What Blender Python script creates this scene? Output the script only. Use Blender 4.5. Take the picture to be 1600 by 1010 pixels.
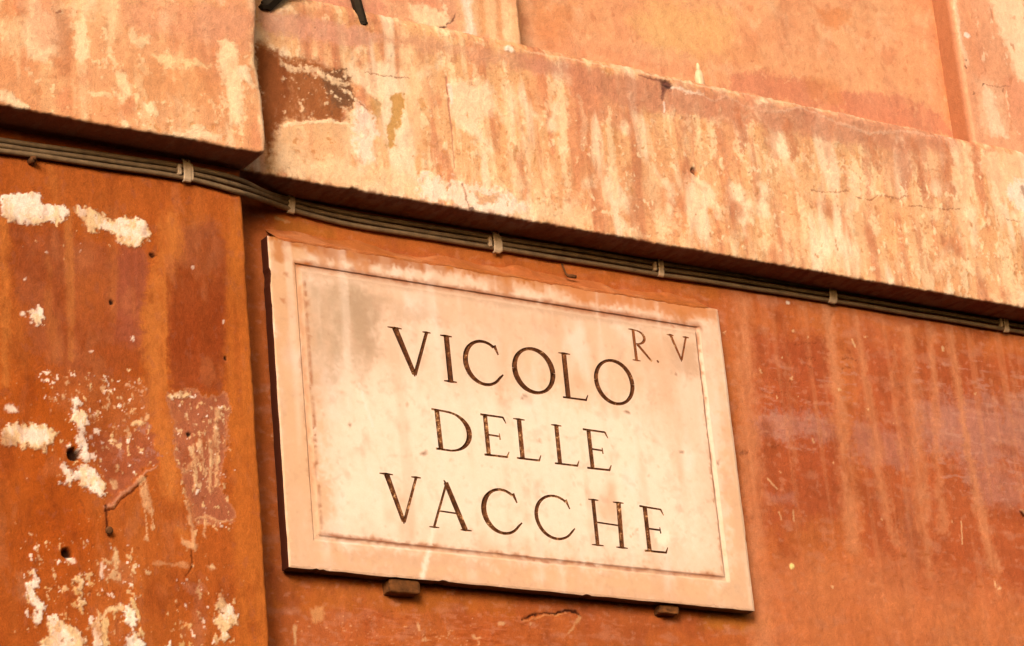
import bpy, math, random
import numpy as np
from mathutils import Matrix, Vector
from mathutils.geometry import delaunay_2d_cdt

S = bpy.context.scene
for o in list(bpy.data.objects):
    bpy.data.objects.remove(o)
random.seed(7)

# ------------------------------------------------------------------ camera
CAM = np.array([-2.66760278, -3.78623515, 2.13512471])
R = np.array([[0.83059033, 0.12698258, 0.54221318],
              [-0.54963595, 0.34350626, 0.76151413],
              [-0.08955459, -0.93052613, 0.35510717]])   # world <- camera (x right, y down, z ahead)
FPX, CX, CY = 4651.3, 800.0, 505.0
cd = bpy.data.cameras.new('camera')
cam = bpy.data.objects.new('camera', cd)
S.collection.objects.link(cam)
cd.sensor_fit = 'HORIZONTAL'
cd.sensor_width = 36.0
cd.lens = FPX / 1600 * 36.0
cd.clip_start = 0.05
cd.clip_end = 500
m = Matrix.Identity(4)
for i in range(3):
    m[i][0] = R[i, 0]; m[i][1] = -R[i, 1]; m[i][2] = -R[i, 2]; m[i][3] = CAM[i]
cam.matrix_world = m
S.camera = cam

# ------------------------------------------------------------------ daylight
SUN_EL, SUN_AZ = math.radians(19), math.radians(223)      # azimuth clockwise from +Y
w = bpy.data.worlds.new('World')
S.world = w
w.use_nodes = True
nt = w.node_tree
nt.nodes.clear()
out = nt.nodes.new('ShaderNodeOutputWorld')
bg = nt.nodes.new('ShaderNodeBackground')
sky = nt.nodes.new('ShaderNodeTexSky')
sky.sky_type = 'NISHITA'
sky.sun_disc = False
sky.sun_elevation = SUN_EL
sky.sun_rotation = SUN_AZ
sky.air_density = 1.0
sky.dust_density = 6.0
sky.ozone_density = 0.0
tint = nt.nodes.new('ShaderNodeMix')
tint.data_type = 'RGBA'; tint.blend_type = 'MULTIPLY'
tint.inputs[0].default_value = 1.0
tint.inputs[7].default_value = (1.0, 0.72, 0.42, 1)       # the warm white balance of the photograph
nt.links.new(sky.outputs[0], tint.inputs[6])
nt.links.new(tint.outputs[2], bg.inputs[0])
bg.inputs[1].default_value = 0.10
nt.links.new(bg.outputs[0], out.inputs[0])

sd = bpy.data.lights.new('sun', 'SUN')
sd.energy = 1.5
sd.angle = math.radians(16)
sd.color = (1.0, 0.84, 0.62)
sun = bpy.data.objects.new('sun', sd)
S.collection.objects.link(sun)
sv = Vector((math.sin(SUN_AZ) * math.cos(SUN_EL), math.cos(SUN_AZ) * math.cos(SUN_EL), math.sin(SUN_EL)))
sun.rotation_euler = sv.to_track_quat('Z', 'Y').to_euler()
sun.location = sv * 20

S.view_settings.view_transform = 'Standard'
S.view_settings.look = 'None'
S.view_settings.gamma = 1
S.view_settings.exposure = 0.84
try:
    S.view_settings.use_curve_mapping = False
except Exception:
    pass
S.cycles.max_bounces = 6
S.cycles.diffuse_bounces = 4

# light that a white upright face gets here (display linear / albedo), used to pick base colours
LIT = np.array([1.60, 1.10, 0.61])

# ------------------------------------------------------------------ helpers
C = S.collection


def W(px, py, D):
    """wall point (X, Z) on the plane D metres in front of the wall seen at a photo pixel"""
    r = R @ np.array([px - CX, py - CY, FPX])
    t = (-D - CAM[1]) / r[1]
    q = CAM + t * r
    return q[0], q[2]


def WP(px, py, D):
    x, z = W(px, py, D)
    return Vector((x, -D, z))


def lin(c):
    c = np.asarray(c, float) / 255.0
    return np.where(c <= 0.04045, c / 12.92, ((c + 0.055) / 1.055) ** 2.4)


SH = [0, 0, 0]


def A(r, g, b, k=1.0):
    q = min(1.0, max(0.0, (225 - g) / 80.0))
    r, g, b = r + SH[0] * q, g + SH[1] * q, b + SH[2] * q
    pale = np.array([1 + 0.16 * min(1, max(0, (g - 185) / 40)), 1, 1])
    return np.clip(lin((r, g, b)) / LIT * pale * k, 0.004, 0.90)


def _hash(ix, iy, seed):
    h = (ix.astype(np.int64) * 374761393 + iy.astype(np.int64) * 668265263 + seed * 2147483647 + 1013904223) & 0xFFFFFFFF
    h = ((h ^ (h >> 13)) * 1274126177) & 0xFFFFFFFF
    h = (h ^ (h >> 16)) & 0xFFFFFFFF
    return h


def gnoise(x, y, seed=0):
    x0 = np.floor(x); y0 = np.floor(y)
    fx = x - x0; fy = y - y0
    u = fx * fx * fx * (fx * (fx * 6 - 15) + 10); v = fy * fy * fy * (fy * (fy * 6 - 15) + 10)

    def g(dx, dy):
        a = _hash(x0 + dx, y0 + dy, seed) * (2 * math.pi / 4294967296.0)
        return np.cos(a) * (fx - dx) + np.sin(a) * (fy - dy)
    n0 = g(0, 0) * (1 - u) + g(1, 0) * u
    n1 = g(0, 1) * (1 - u) + g(1, 1) * u
    return (n0 * (1 - v) + n1 * v) * 1.5


def fbm(x, y, octs=4, seed=0, gain=0.5):
    s = 0; a = 1; t = 0
    for i in range(octs):
        s = s + a * gnoise(x * 2 ** i + 17.3 * i, y * 2 ** i - 9.1 * i, seed + i * 31)
        t += a; a *= gain
    return s / t * 1.4


def sstep(a, b, x):
    t = np.clip((x - a) / (b - a + 1e-12), 0, 1)
    return t * t * (3 - 2 * t)


PXM = 0.00116        # metres per photo pixel on the wall


class Surf:
    """paint and relief of one stretch of wall, evaluated at its vertices in wall metres"""

    def __init__(s, X, Z, D, base, seed):
        s.shape = X.shape
        s.X = X.ravel(); s.Z = Z.ravel(); s.D = D; s.seed = seed
        s.col = np.tile(np.asarray(base, float), (s.X.size, 1))
        s.rel = np.zeros(s.X.size)
        s.n1 = fbm(s.X * 28, s.Z * 28, 4, seed + 1)
        s.n2 = fbm(s.X * 28 + 50, s.Z * 28 + 50, 4, seed + 2)
        s.f1 = fbm(s.X * 110, s.Z * 110, 4, seed + 3, 0.65)
        s.f2 = fbm(s.X * 110 + 9, s.Z * 110 + 9, 4, seed + 4, 0.65)

        s.g1 = 0.6 * fbm(s.X * 60, s.Z * 34, 5, seed + 5, 0.7) + 0.5 * fbm(s.X * 12, s.Z * 9, 3, seed + 6)

    def n(s, fx, fz, o=4, k=0):
        return fbm(s.X * fx, s.Z * fz, o, s.seed + 100 + k)

    def mix(s, mk, color, rel=0.0, idx=None):
        if idx is None:
            s.col += (np.asarray(color) - s.col) * mk[:, None]
            s.rel += rel * mk
        else:
            s.col[idx] += (np.asarray(color) - s.col[idx]) * mk[:, None]
            s.rel[idx] += rel * mk

    def near(s, xs, zs, pad):
        return np.nonzero((s.X > min(xs) - pad) & (s.X < max(xs) + pad) & (s.Z > min(zs) - pad) & (s.Z < max(zs) + pad))[0]

    def _warp(s, i, rag):
        return (s.X[i] + rag * PXM * (s.n1[i] * 1.0 + s.f1[i] * 0.95), s.Z[i] + rag * PXM * (s.n2[i] * 1.0 + s.f2[i] * 0.95))

    def poly(s, pts, color, op=1.0, rag=6, soft=2, rel=0.0, hole=0.0, edge=None):
        q = np.array([W(x, y, s.D) for x, y in pts])
        i = s.near(q[:, 0], q[:, 1], (rag * 2 + soft * 2 + 4) * PXM)
        if not len(i):
            return
        x, z = s._warp(i, rag)
        d = np.full(len(i), 1e9); ins = np.zeros(len(i), bool)
        for k in range(len(q)):
            a = q[k]; b = q[(k + 1) % len(q)]
            ab = b - a
            t = np.clip(((x - a[0]) * ab[0] + (z - a[1]) * ab[1]) / (ab @ ab + 1e-12), 0, 1)
            d = np.minimum(d, np.hypot(x - a[0] - t * ab[0], z - a[1] - t * ab[1]))
            c = (a[1] > z) != (b[1] > z)
            ins ^= c & (x < (b[0] - a[0]) * (z - a[1]) / (b[1] - a[1] + 1e-15) + a[0])
        sd_ = np.where(ins, d, -d) / PXM
        mk = sstep(-soft, soft, sd_) * op * (1 - 0.45 * sstep(0.1, 0.6, s.g1[i]))
        if hole:
            mk = mk * sstep(-0.35, -0.05, s.n1[i] * 0.4 + s.f1[i] * 0.8 + (1 - hole) - 0.5)
        s.mix(mk, color, rel, i)
        if edge is not None:
            e = np.exp(-(sd_ / 1.6) ** 2) * edge[1]
            s.mix(e, edge[0], 0, i)

    def blob(s, px, py, rx, ry, color, op=1.0, rag=4, soft=0.35, rel=0.0):
        cx, cz = W(px, py, s.D)
        rx_ = rx * PXM * 1.06; ry_ = ry * PXM * 0.97
        i = s.near([cx - rx_, cx + rx_], [cz - ry_, cz + ry_], (rag * 2 + 6) * PXM + soft * max(rx_, ry_))
        if not len(i):
            return
        x, z = s._warp(i, rag)
        r = np.hypot((x - cx) / rx_, (z - cz) / ry_)
        s.mix(sstep(1 + soft, 1 - soft, r) * op, color, rel, i)

    def stroke(s, pts, ws, color, op=1.0, rag=3, soft=0.5, rel=0.0, brk=0.0):
        q = np.array([W(x, y, s.D) for x, y in pts])
        ws = np.atleast_1d(np.array(ws, float)) * PXM / 2
        ws = np.interp(np.linspace(0, 1, len(q)), np.linspace(0, 1, max(2, len(ws))), ws if len(ws) > 1 else np.repeat(ws, 2))
        i = s.near(q[:, 0], q[:, 1], max(ws) * 2.5 + (rag * 2 + 4) * PXM)
        if not len(i):
            return
        x, z = s._warp(i, rag)
        best = np.full(len(i), -1e9)
        for k in range(len(q) - 1):
            a = q[k]; ab = q[k + 1] - a
            t = np.clip(((x - a[0]) * ab[0] + (z - a[1]) * ab[1]) / (ab @ ab + 1e-12), 0, 1)
            dd = np.hypot(x - a[0] - t * ab[0], z - a[1] - t * ab[1])
            hw = ws[k] + (ws[k + 1] - ws[k]) * t
            best = np.maximum(best, 1 - dd / np.maximum(hw, 0.4 * PXM))
        mk = sstep(-soft, soft, best) * op * (1 - 0.5 * sstep(0.0, 0.55, s.g1[i]))
        if brk:
            mk = mk * sstep(brk - 0.6, brk - 0.1, s.f1[i] + 0.3)
        s.mix(mk, color, rel, i)

    def specks(s, pts, color, dens=0.5, f=90, op=1.0, soft=10, rel=0.0, k=0, stretch=1.0, edge=0.12):
        """a scatter of ragged flakes inside a soft region"""
        q = np.array([W(x, y, s.D) for x, y in pts])
        i = s.near(q[:, 0], q[:, 1], soft * 2 * PXM)
        if not len(i):
            return
        x, z = s._warp(i, 10)
        d = np.full(len(i), 1e9); ins = np.zeros(len(i), bool)
        for j in range(len(q)):
            a = q[j]; b = q[(j + 1) % len(q)]
            ab = b - a
            t = np.clip(((x - a[0]) * ab[0] + (z - a[1]) * ab[1]) / (ab @ ab + 1e-12), 0, 1)
            d = np.minimum(d, np.hypot(x - a[0] - t * ab[0], z - a[1] - t * ab[1]))
            c = (a[1] > z) != (b[1] > z)
            ins ^= c & (x < (b[0] - a[0]) * (z - a[1]) / (b[1] - a[1] + 1e-15) + a[0])
        reg = sstep(-soft, soft, np.where(ins, d, -d) / PXM)
        nn = fbm(s.X[i] * f, s.Z[i] * f / stretch, 4, s.seed + 700 + k, 0.6)
        th = 0.62 - dens
        mk = sstep(th - edge, th + edge, nn - (1 - reg) * 0.9) * op
        s.mix(mk, color, rel, i)

    def patch(s, pts, c1, c2, under, k=0):
        """a ragged remnant of pale skim coat: broken rim, worn-through spots, crumbs round it"""
        s.specks(pts, under, 0.32, 30, 0.45, 16, 0, 200 + k, 1, 0.2)
        s.poly(pts, c1, 1, 7, 1.2, 0.0013, edge=(under * 0.72, 0.5))  # dark rim: edge shade of the remnant painted round it
        s.specks(pts, c2, 0.56, 38, 0.75, 3, 0, 210 + k, 1.3, 0.18)
        s.specks(pts, under, 0.02, 85, 0.9, 3, -0.0009, 220 + k, 1, 0.06)
        s.specks(pts, c1, 0.26, 125, 0.95, 13, 0.0006, 230 + k, 1.2, 0.07)

    def dots(s, lst, color, op=1.0, rel=0.0):
        for (x, y, r) in lst:
            q = math.sin(x * 12.9898 + y * 78.233) * 43758.5453
            q -= math.floor(q)
            s.blob(x, y, r * (0.55 + 0.5 * q), r * (1.05 - 0.45 * q), color, op * (0.75 + 0.25 * q), 4.5, 0.45, rel)


def mesh_grid(name, P, col, mat, parent, flip=False):
    """P (n, m, 3) sheet of points with a base colour per point"""
    n, mm = P.shape[:2]
    idx = np.arange(n * mm).reshape(n, mm)
    f = np.stack([idx[:-1, :-1], idx[:-1, 1:], idx[1:, 1:], idx[1:, :-1]], -1).reshape(-1, 4)
    if flip:
        f = f[:, ::-1]
    me = bpy.data.meshes.new(name)
    me.vertices.add(n * mm)
    me.vertices.foreach_set('co', P.reshape(-1).astype(np.float32))
    me.loops.add(f.size)
    me.loops.foreach_set('vertex_index', f.reshape(-1).astype(np.int32))
    me.polygons.add(len(f))
    me.polygons.foreach_set('loop_start', np.arange(0, f.size, 4, dtype=np.int32))
    me.update(calc_edges=True)
    me.polygons.foreach_set('use_smooth', np.ones(len(f), bool))
    at = me.color_attributes.new('paint', 'FLOAT_COLOR', 'POINT')
    c4 = np.ones((n * mm, 4), np.float32); c4[:, :3] = np.clip(col, 0.003, 0.9)
    at.data.foreach_set('color', c4.reshape(-1))
    me.materials.append(mat)
    me.validate()
    return link(name, me, parent)


def link(name, me, parent=None):
    o = bpy.data.objects.new(name, me)
    C.objects.link(o)
    if parent is not None:
        o.parent = parent
        o.matrix_parent_inverse = Matrix.Translation(-parent.location)
    return o


def thing(name, label, cat, loc=(0, 0, 0), group=None):
    o = bpy.data.objects.new(name, None)
    C.objects.link(o)
    o.location = loc
    o['label'] = label; o['category'] = cat
    if group:
        o['group'] = group
    return o


def tag(o, label, cat, group=None):
    o['label'] = label; o['category'] = cat
    if group:
        o['group'] = group
    return o


def pymesh(name, verts, faces, mat, parent=None, smooth=True):
    me = bpy.data.meshes.new(name)
    me.from_pydata([tuple(v) for v in verts], [], faces)
    me.materials.append(mat)
    if smooth:
        me.polygons.foreach_set('use_smooth', [True] * len(me.polygons))
    me.update()
    return link(name, me, parent)


def sweep(pts, rad, seg=10, caps=True):
    """tube along pts; rad a number or one per point"""
    pts = [Vector(p) for p in pts]
    n = len(pts)
    rad = [rad] * n if not hasattr(rad, '__len__') else rad
    V = []; F = []
    ref = Vector((0.03, -0.2, 1)).normalized()
    for i in range(n):
        t = (pts[min(i + 1, n - 1)] - pts[max(i - 1, 0)]).normalized()
        r_ = ref if abs(t.dot(ref)) < 0.9 else Vector((1, 0, 0))
        a = t.cross(r_).normalized(); b = a.cross(t).normalized()
        for k in range(seg):
            ang = 2 * math.pi * k / seg
            V.append(pts[i] + (a * math.cos(ang) + b * math.sin(ang)) * rad[i])
    for i in range(n - 1):
        for k in range(seg):
            k2 = (k + 1) % seg
            F.append((i * seg + k, i * seg + k2, (i + 1) * seg + k2, (i + 1) * seg + k))
    if caps:
        F.append(tuple(range(seg))[::-1]); F.append(tuple((n - 1) * seg + k for k in range(seg)))
    return V, F


def rbox(c, ex, ey, ez, hx, hy, hz, bev=0.15):
    """box with cut edges: centre c, axes ex ey ez, half sizes"""
    b = min(hx, hy, hz) * bev * 2
    V = []; F = []
    import itertools
    key = {}
    for sx, sy, sz in itertools.product((-1, 1), repeat=3):
        for ax in range(3):
            q = [sx * (hx - b), sy * (hy - b), sz * (hz - b)]
            q[ax] = (sx * hx, sy * hy, sz * hz)[ax]
            key[(sx, sy, sz, ax)] = len(V)
            V.append(c + ex * q[0] + ey * q[1] + ez * q[2])
    import bmesh
    bm = bmesh.new()
    vs = [bm.verts.new(v) for v in V]
    bmesh.ops.convex_hull(bm, input=vs)
    bmesh.ops.dissolve_limit(bm, angle_limit=0.02, verts=bm.verts[:], edges=bm.edges[:])
    bm.verts.index_update()
    V = [v.co.copy() for v in bm.verts]
    F = [tuple(v.index for v in f.verts) for f in bm.faces]
    bm.free()
    return V, F


def join(parts):
    V = []; F = []
    for v, f in parts:
        o = len(V)
        V += list(v); F += [tuple(i + o for i in q) for q in f]
    return V, F


# ------------------------------------------------------------------ materials
def new_mat(name):
    mt = bpy.data.materials.new(name)
    mt.use_nodes = True
    t = mt.node_tree
    bs = t.nodes['Principled BSDF']
    tc = t.nodes.new('ShaderNodeTexCoord')
    return mt, t, bs, tc


def noise_node(t, tc, scale, detail=4, rough=0.6, vec=None):
    n = t.nodes.new('ShaderNodeTexNoise')
    n.inputs['Scale'].default_value = scale
    n.inputs['Detail'].default_value = detail
    n.inputs['Roughness'].default_value = rough
    t.links.new(vec or tc.outputs['Object'], n.inputs['Vector'])
    return n


def math_node(t, op, a, b):
    n = t.nodes.new('ShaderNodeMath'); n.operation = op
    for i, v in enumerate((a, b)):
        if isinstance(v, (int, float)):
            n.inputs[i].default_value = v
        else:
            t.links.new(v, n.inputs[i])
    return n.outputs[0]


def map_node(t, v, a, b, c, d):
    n = t.nodes.new('ShaderNodeMapRange')
    n.inputs[1].default_value = a; n.inputs[2].default_value = b
    n.inputs[3].default_value = c; n.inputs[4].default_value = d
    t.links.new(v, n.inputs[0])
    return n.outputs[0]


def painted_mat(name, rough, g1, g2, bump, spec=0.2):
    """surface whose paint colour is stored on its points, with grain and fine relief on top"""
    mt, t, bs, tc = new_mat(name)
    at = t.nodes.new('ShaderNodeAttribute'); at.attribute_name = 'paint'
    n1 = noise_node(t, tc, 70, 6, 0.65)
    n2 = noise_node(t, tc, 420, 3, 0.6)
    f = math_node(t, 'MULTIPLY', map_node(t, n1.outputs[0], 0.25, 0.75, 1 - g1, 1 + g1), map_node(t, n2.outputs[0], 0.25, 0.75, 1 - g2, 1 + g2))
    mx = t.nodes.new('ShaderNodeVectorMath'); mx.operation = 'SCALE'
    t.links.new(at.outputs['Color'], mx.inputs[0]); t.links.new(f, mx.inputs['Scale'])
    t.links.new(mx.outputs[0], bs.inputs['Base Color'])
    bs.inputs['Roughness'].default_value = rough
    bs.inputs['Specular IOR Level'].default_value = spec
    b = t.nodes.new('ShaderNodeBump'); b.inputs['Strength'].default_value = bump; b.inputs['Distance'].default_value = 0.002
    h = math_node(t, 'ADD', n2.outputs[0], math_node(t, 'MULTIPLY', n1.outputs[0], 1.5))
    t.links.new(h, b.inputs['Height'])
    t.links.new(b.outputs[0], bs.inputs['Normal'])
    return mt


def plain_mat(name, c1, c2, scale, rough, metal=0.0, bump=0.2, spec=0.4):
    mt, t, bs, tc = new_mat(name)
    n1 = noise_node(t, tc, scale, 6, 0.65)
    rp = t.nodes.new('ShaderNodeValToRGB')
    rp.color_ramp.elements[0].position = 0.35; rp.color_ramp.elements[1].position = 0.68
    rp.color_ramp.elements[0].color = (*c1, 1); rp.color_ramp.elements[1].color = (*c2, 1)
    t.links.new(n1.outputs[0], rp.inputs[0])
    t.links.new(rp.outputs[0], bs.inputs['Base Color'])
    bs.inputs['Roughness'].default_value = rough
    bs.inputs['Metallic'].default_value = metal
    bs.inputs['Specular IOR Level'].default_value = spec
    b = t.nodes.new('ShaderNodeBump'); b.inputs['Strength'].default_value = bump; b.inputs['Distance'].default_value = 0.001
    n2 = noise_node(t, tc, scale * 5, 3)
    t.links.new(n2.outputs[0], b.inputs['Height']); t.links.new(b.outputs[0], bs.inputs['Normal'])
    return mt


M_STUCCO = painted_mat('stucco', 0.92, 0.12, 0.14, 0.55, 0.10)
M_MARBLE = painted_mat('marble', 0.55, 0.05, 0.035, 0.08, 0.3)
M_CABLE = plain_mat('cable_sheath', (0.13, 0.10, 0.075), (0.22, 0.17, 0.125), 60, 0.6)
M_CLIP = plain_mat('clip_plastic', (0.36, 0.31, 0.27), (0.55, 0.48, 0.43), 120, 0.6)
M_IRON = plain_mat('black_iron', (0.004, 0.003, 0.003), (0.014, 0.009, 0.006), 160, 0.8)
M_RUST = plain_mat('rusty_iron', (0.05, 0.022, 0.01), (0.14, 0.06, 0.025), 200, 0.85)
M_PEG = plain_mat('painted_iron_peg', (0.06, 0.026, 0.010), (0.16, 0.066, 0.022), 70, 0.95)
M_BOTTLE = plain_mat('pale_glaze', (0.66, 0.46, 0.40), (0.82, 0.66, 0.60), 90, 0.35)
M_HOLE = plain_mat('dark_cavity', (0.01, 0.006, 0.004), (0.03, 0.015, 0.01), 200, 1.0)


def letter_mat(name, sh, dark):
    mt, t, bs, tc = new_mat(name)
    n1 = noise_node(t, tc, 130, 5, 0.75)
    n2 = noise_node(t, tc, 17, 2, 0.5)
    v = math_node(t, 'ADD', math_node(t, 'MULTIPLY', n1.outputs[0], 0.75), math_node(t, 'MULTIPLY', n2.outputs[0], 0.35))
    rp = t.nodes.new('ShaderNodeValToRGB')
    e = rp.color_ramp.elements
    e[0].position = 0.42 - sh; e[0].color = (dark, dark * 0.36, dark * 0.18, 1)
    e[1].position = 0.70 - sh; e[1].color = (0.52, 0.37, 0.25, 1)
    k = e.new(0.565 - sh); k.color = (dark * 2.6, dark * 0.95, dark * 0.42, 1)
    k = e.new(0.63 - sh); k.color = (0.16, 0.075, 0.038, 1)
    t.links.new(v, rp.inputs[0]); t.links.new(rp.outputs[0], bs.inputs['Base Color'])
    bs.inputs['Roughness'].default_value = 0.8
    bs.inputs['Specular IOR Level'].default_value = 0.2
    return mt


M_LETTER = letter_mat('worn_letter_paint', -0.03, 0.034)
M_LETTER_WORN = letter_mat('flaking_letter_paint', 0.02, 0.028)
M_LETTER_FAINT = letter_mat('faint_letter_paint', -0.02, 0.07)

# ------------------------------------------------------------------ the facade's measures (metres; D = distance in front of the wall)
D_BAND, D_PIL, D_BLOCK = 0.070, 0.070, 0.140
D_PIER, D_REC = 0.058, 0.003
Z0 = 0.5 * (W(540, 300, D_BAND)[1] + W(1600, 478, D_BAND)[1])      # lower edge of the ledge
Z1 = 0.5 * (W(815, 80, D_BAND)[1] + W(1600, 222, D_BAND)[1])       # upper edge
X_PIL = 0.5 * (W(378, 310, D_PIL)[0] + W(425, 1010, D_PIL)[0])     # right edge of the pilaster
X_RECL = 0.5 * (W(808, 0, D_PIER)[0] + W(818, 75, D_PIER)[0])
X_RECR = 0.5 * (W(1487, 0, D_PIER)[0] + W(1522, 208, D_PIER)[0])
XL, XR, ZB, ZT = -2.6, 2.6, 2.5, 5.6
print('Z0 %.3f Z1 %.3f X_PIL %.3f REC %.3f %.3f' % (Z0, Z1, X_PIL, X_RECL, X_RECR))


def steps(a, b, fa, fb, h, H=0.02):
    """coordinates a..b, fine (h) inside fa..fb and coarse (H) outside"""
    fa = max(a, fa); fb = min(b, fb)
    L = [np.linspace(fa, fb, max(2, int(round((fb - fa) / h)) + 1))]
    if fa - a > 1e-6:
        L.insert(0, np.linspace(a, fa, max(2, int((fa - a) / H) + 1))[:-1])
    if b - fb > 1e-6:
        L.append(np.linspace(fb, b, max(2, int((b - fb) / H) + 1))[1:])
    return np.concatenate(L)


HX, HZ = 0.0019, 0.0018

facade = thing('building_facade', 'weathered orange stucco building front with peeling paint and a projecting ledge', 'building', (0, 0, 2.5))

CREAM = A(255, 228, 188)
PALE = A(252, 205, 148)


def common_grain(s, amp=0.10):
    """the mottling that all the old lime paint shares"""
    a = s.n(5, 4, 4, 1); b = s.n(30, 9, 4, 2); c = s.n(90, 60, 3, 3)
    d = fbm(s.X * 150, s.Z * 130, 4, s.seed + 171, 0.7)
    pit = sstep(0.42, 0.75, d)
    g = (1 + amp * (1.1 * a + 1.0 * b + 0.9 * c)) * (1 - 0.16 * pit) * (1 + 0.10 * sstep(0.35, 0.7, -d))
    s.rel -= 0.0005 * pit
    s.col *= g[:, None]
    h = s.n(9, 7, 3, 4) * 0.06
    s.col[:, 1] *= 1 + h
    s.col[:, 2] *= 1 + 1.6 * h
    s.rel += 0.0013 * s.n(6, 6, 3, 5) + 0.0006 * s.n1 + 0.00034 * s.f1


# ---- lower wall, behind the sign
def build_lower_wall():
    xs = steps(X_PIL - 0.04, XR, X_PIL - 0.04, 1.28, HX * 1.15)
    zs = steps(ZB, Z0 + 0.10, 3.27, Z0 + 0.012, HZ * 1.15)
    X, Z = np.meshgrid(xs, zs)
    s = Surf(X, Z, 0.0, A(204, 101, 50), 11)
    K = 1.0
    # washed-out, redder and browner clouds of paint
    v = s.n(3.0, 2.0, 4, 20)
    s.mix(sstep(0.05, 0.6, v) * 0.45, A(214, 112, 62, K))
    s.mix(sstep(0.1, 0.6, s.n(4, 3.4, 4, 21)) * 0.5, A(184, 82, 40, K))
    s.mix(sstep(0.15, 0.6, s.n(4, 9, 4, 22)) * 0.35, A(190, 92, 62, K))
    s.mix(sstep(0.15, 0.6, s.n(7, 6, 5, 27)) * 0.45, A(170, 74, 34, K))
    # round the sign: deeper ochre brown
    s.poly([(380, 300), (700, 360), (1120, 430), (1120, 490), (420, 380), (455, 890), (1180, 960), (1180, 1040), (420, 1040)], A(186, 82, 30, K), 0.55, 16, 20)  # also paints in the shaded strip beside the pilaster
    s.poly([(430, 900), (800, 930), (800, 965), (430, 950)], A(186, 92, 26, K), 0.5, 12, 10)
    s.poly([(1100, 955), (1200, 965), (1210, 985), (1090, 985)], A(200, 110, 35, K), 0.6, 8, 10)
    # red zone on the right, then mauve clouds
    s.poly([(1165, 520), (1300, 530), (1330, 800), (1180, 840)], A(178, 74, 42, K), 0.75, 14, 18)
    s.poly([(1330, 530), (1620, 560), (1620, 960), (1350, 900)], A(176, 74, 42, K), 0.65, 14, 22)
    MAUVE = A(196, 122, 98, K)
    s.poly([(1178, 640), (1300, 650), (1312, 690), (1185, 688)], MAUVE, 0.7, 16, 12)
    s.poly([(1330, 660), (1420, 670), (1430, 730), (1335, 720)], MAUVE, 0.5, 18, 14)
    s.poly([(1430, 620), (1620, 620), (1620, 720), (1520, 730), (1440, 690)], MAUVE, 0.72, 18, 16)
    s.poly([(1500, 730), (1600, 740), (1600, 800), (1530, 790)], MAUVE, 0.55, 14, 12)
    s.poly([(1200, 770), (1240, 770), (1240, 785), (1195, 783)], MAUVE, 0.5, 8, 8)
    s.specks([(1180, 560), (1340, 560), (1340, 720), (1180, 700)], A(206, 130, 100, K), 0.26, 22, 0.5, 10, 0, 3, 0.25)
    s.specks([(1420, 560), (1620, 560), (1620, 800), (1440, 760)], A(210, 136, 108, K), 0.30, 18, 0.5, 12, 0, 4, 0.25)
    # horizontal trowel marks
    tm = sstep(0.28, 0.6, s.n(10, 75, 3, 26))
    s.mix(tm * 0.15, A(170, 72, 36, K))
    s.rel += 0.0003 * tm
    s.mix(sstep(0.15, 0.6, s.n(16, 34, 5, 30)) * 0.38, A(208, 124, 88, K))
    s.mix(sstep(0.12, 0.6, s.n(12, 14, 5, 31)) * 0.55, A(166, 72, 36, K))
    s.mix(sstep(0.25, 0.6, s.n(50, 70, 5, 32)) * 0.30, A(222, 140, 100, K))
    # long pale run marks
    RUN = A(222, 130, 82, K)
    for pts, ws, op in [
        ([(1158, 470), (1172, 700), (1194, 1010)], [22, 26, 34], 0.85),
        ([(1290, 480), (1305, 580), (1318, 700), (1328, 790), (1332, 850)], [15, 17, 19, 26, 22], 0.9),
        ([(1338, 500), (1352, 580), (1370, 700), (1382, 790), (1400, 850)], [9, 10, 18, 16, 8], 0.75),
        ([(1415, 510), (1428, 640), (1436, 760), (1450, 900)], [16, 30, 22, 14], 0.75),
        ([(1455, 510), (1462, 660), (1474, 830)], [10, 14, 12], 0.6),
        ([(1483, 515), (1497, 610), (1512, 700), (1530, 790), (1552, 880), (1560, 930)], [13, 13, 10, 16, 18, 10], 0.85),
        ([(1395, 540), (1402, 640), (1412, 720)], [7, 9, 6], 0.55),
        ([(1225, 500), (1240, 760), (1250, 860)], [6, 8, 6], 0.3),
        ([(1575, 520), (1592, 640)], [8, 6], 0.35),
    ]:
        s.stroke(pts, [q * 1.3 for q in ws], RUN, op * 0.85, 9, 0.9)
    vr = sstep(0.22, 0.6, s.n(38, 1.6, 3, 24)) * sstep(0.5, 0.62, s.X)
    s.mix(vr * 0.30, RUN)
    vd = sstep(0.25, 0.6, s.n(30, 2.0, 3, 25))
    s.mix(vd * 0.22, A(176, 74, 34, K))
    s.stroke([(1418, 775), (1424, 850), (1430, 890)], [20, 22, 10], A(182, 98, 66, K), 0.6, 6, 0.6)
    # pale lower right
    s.poly([(1190, 870), (1400, 860), (1600, 930), (1600, 1040), (1180, 1040)], A(214, 116, 68, K), 0.5, 20, 26)
    s.specks([(1380, 850), (1560, 860), (1560, 940), (1400, 930)], A(178, 80, 30, K), 0.22, 26, 0.5, 12, 0, 6, 0.25)
    # chips, flakes and scratches
    FL = A(245, 180, 120, K)
    s.dots([(1240, 518, 3), (1262, 527, 2.5), (1353, 526, 3.2), (1221, 557, 2), (1186, 580, 3), (1236, 591, 3.5), (1214, 621, 2.5), (1313, 608, 3), (1357, 639, 2.6),
            (1474, 546, 3.2), (1523, 615, 2.4), (1395, 660, 2), (1302, 727, 2.5), (1218, 738, 3), (1378, 812, 2), (1487, 817, 3.2), (1503, 818, 2.2), (1300, 920, 3),
            (1555, 912, 5), (1562, 921, 4), (1132, 519, 2.5), (1247, 618, 2), (1270, 690, 2)], FL, 0.85, 0.0004)
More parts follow.
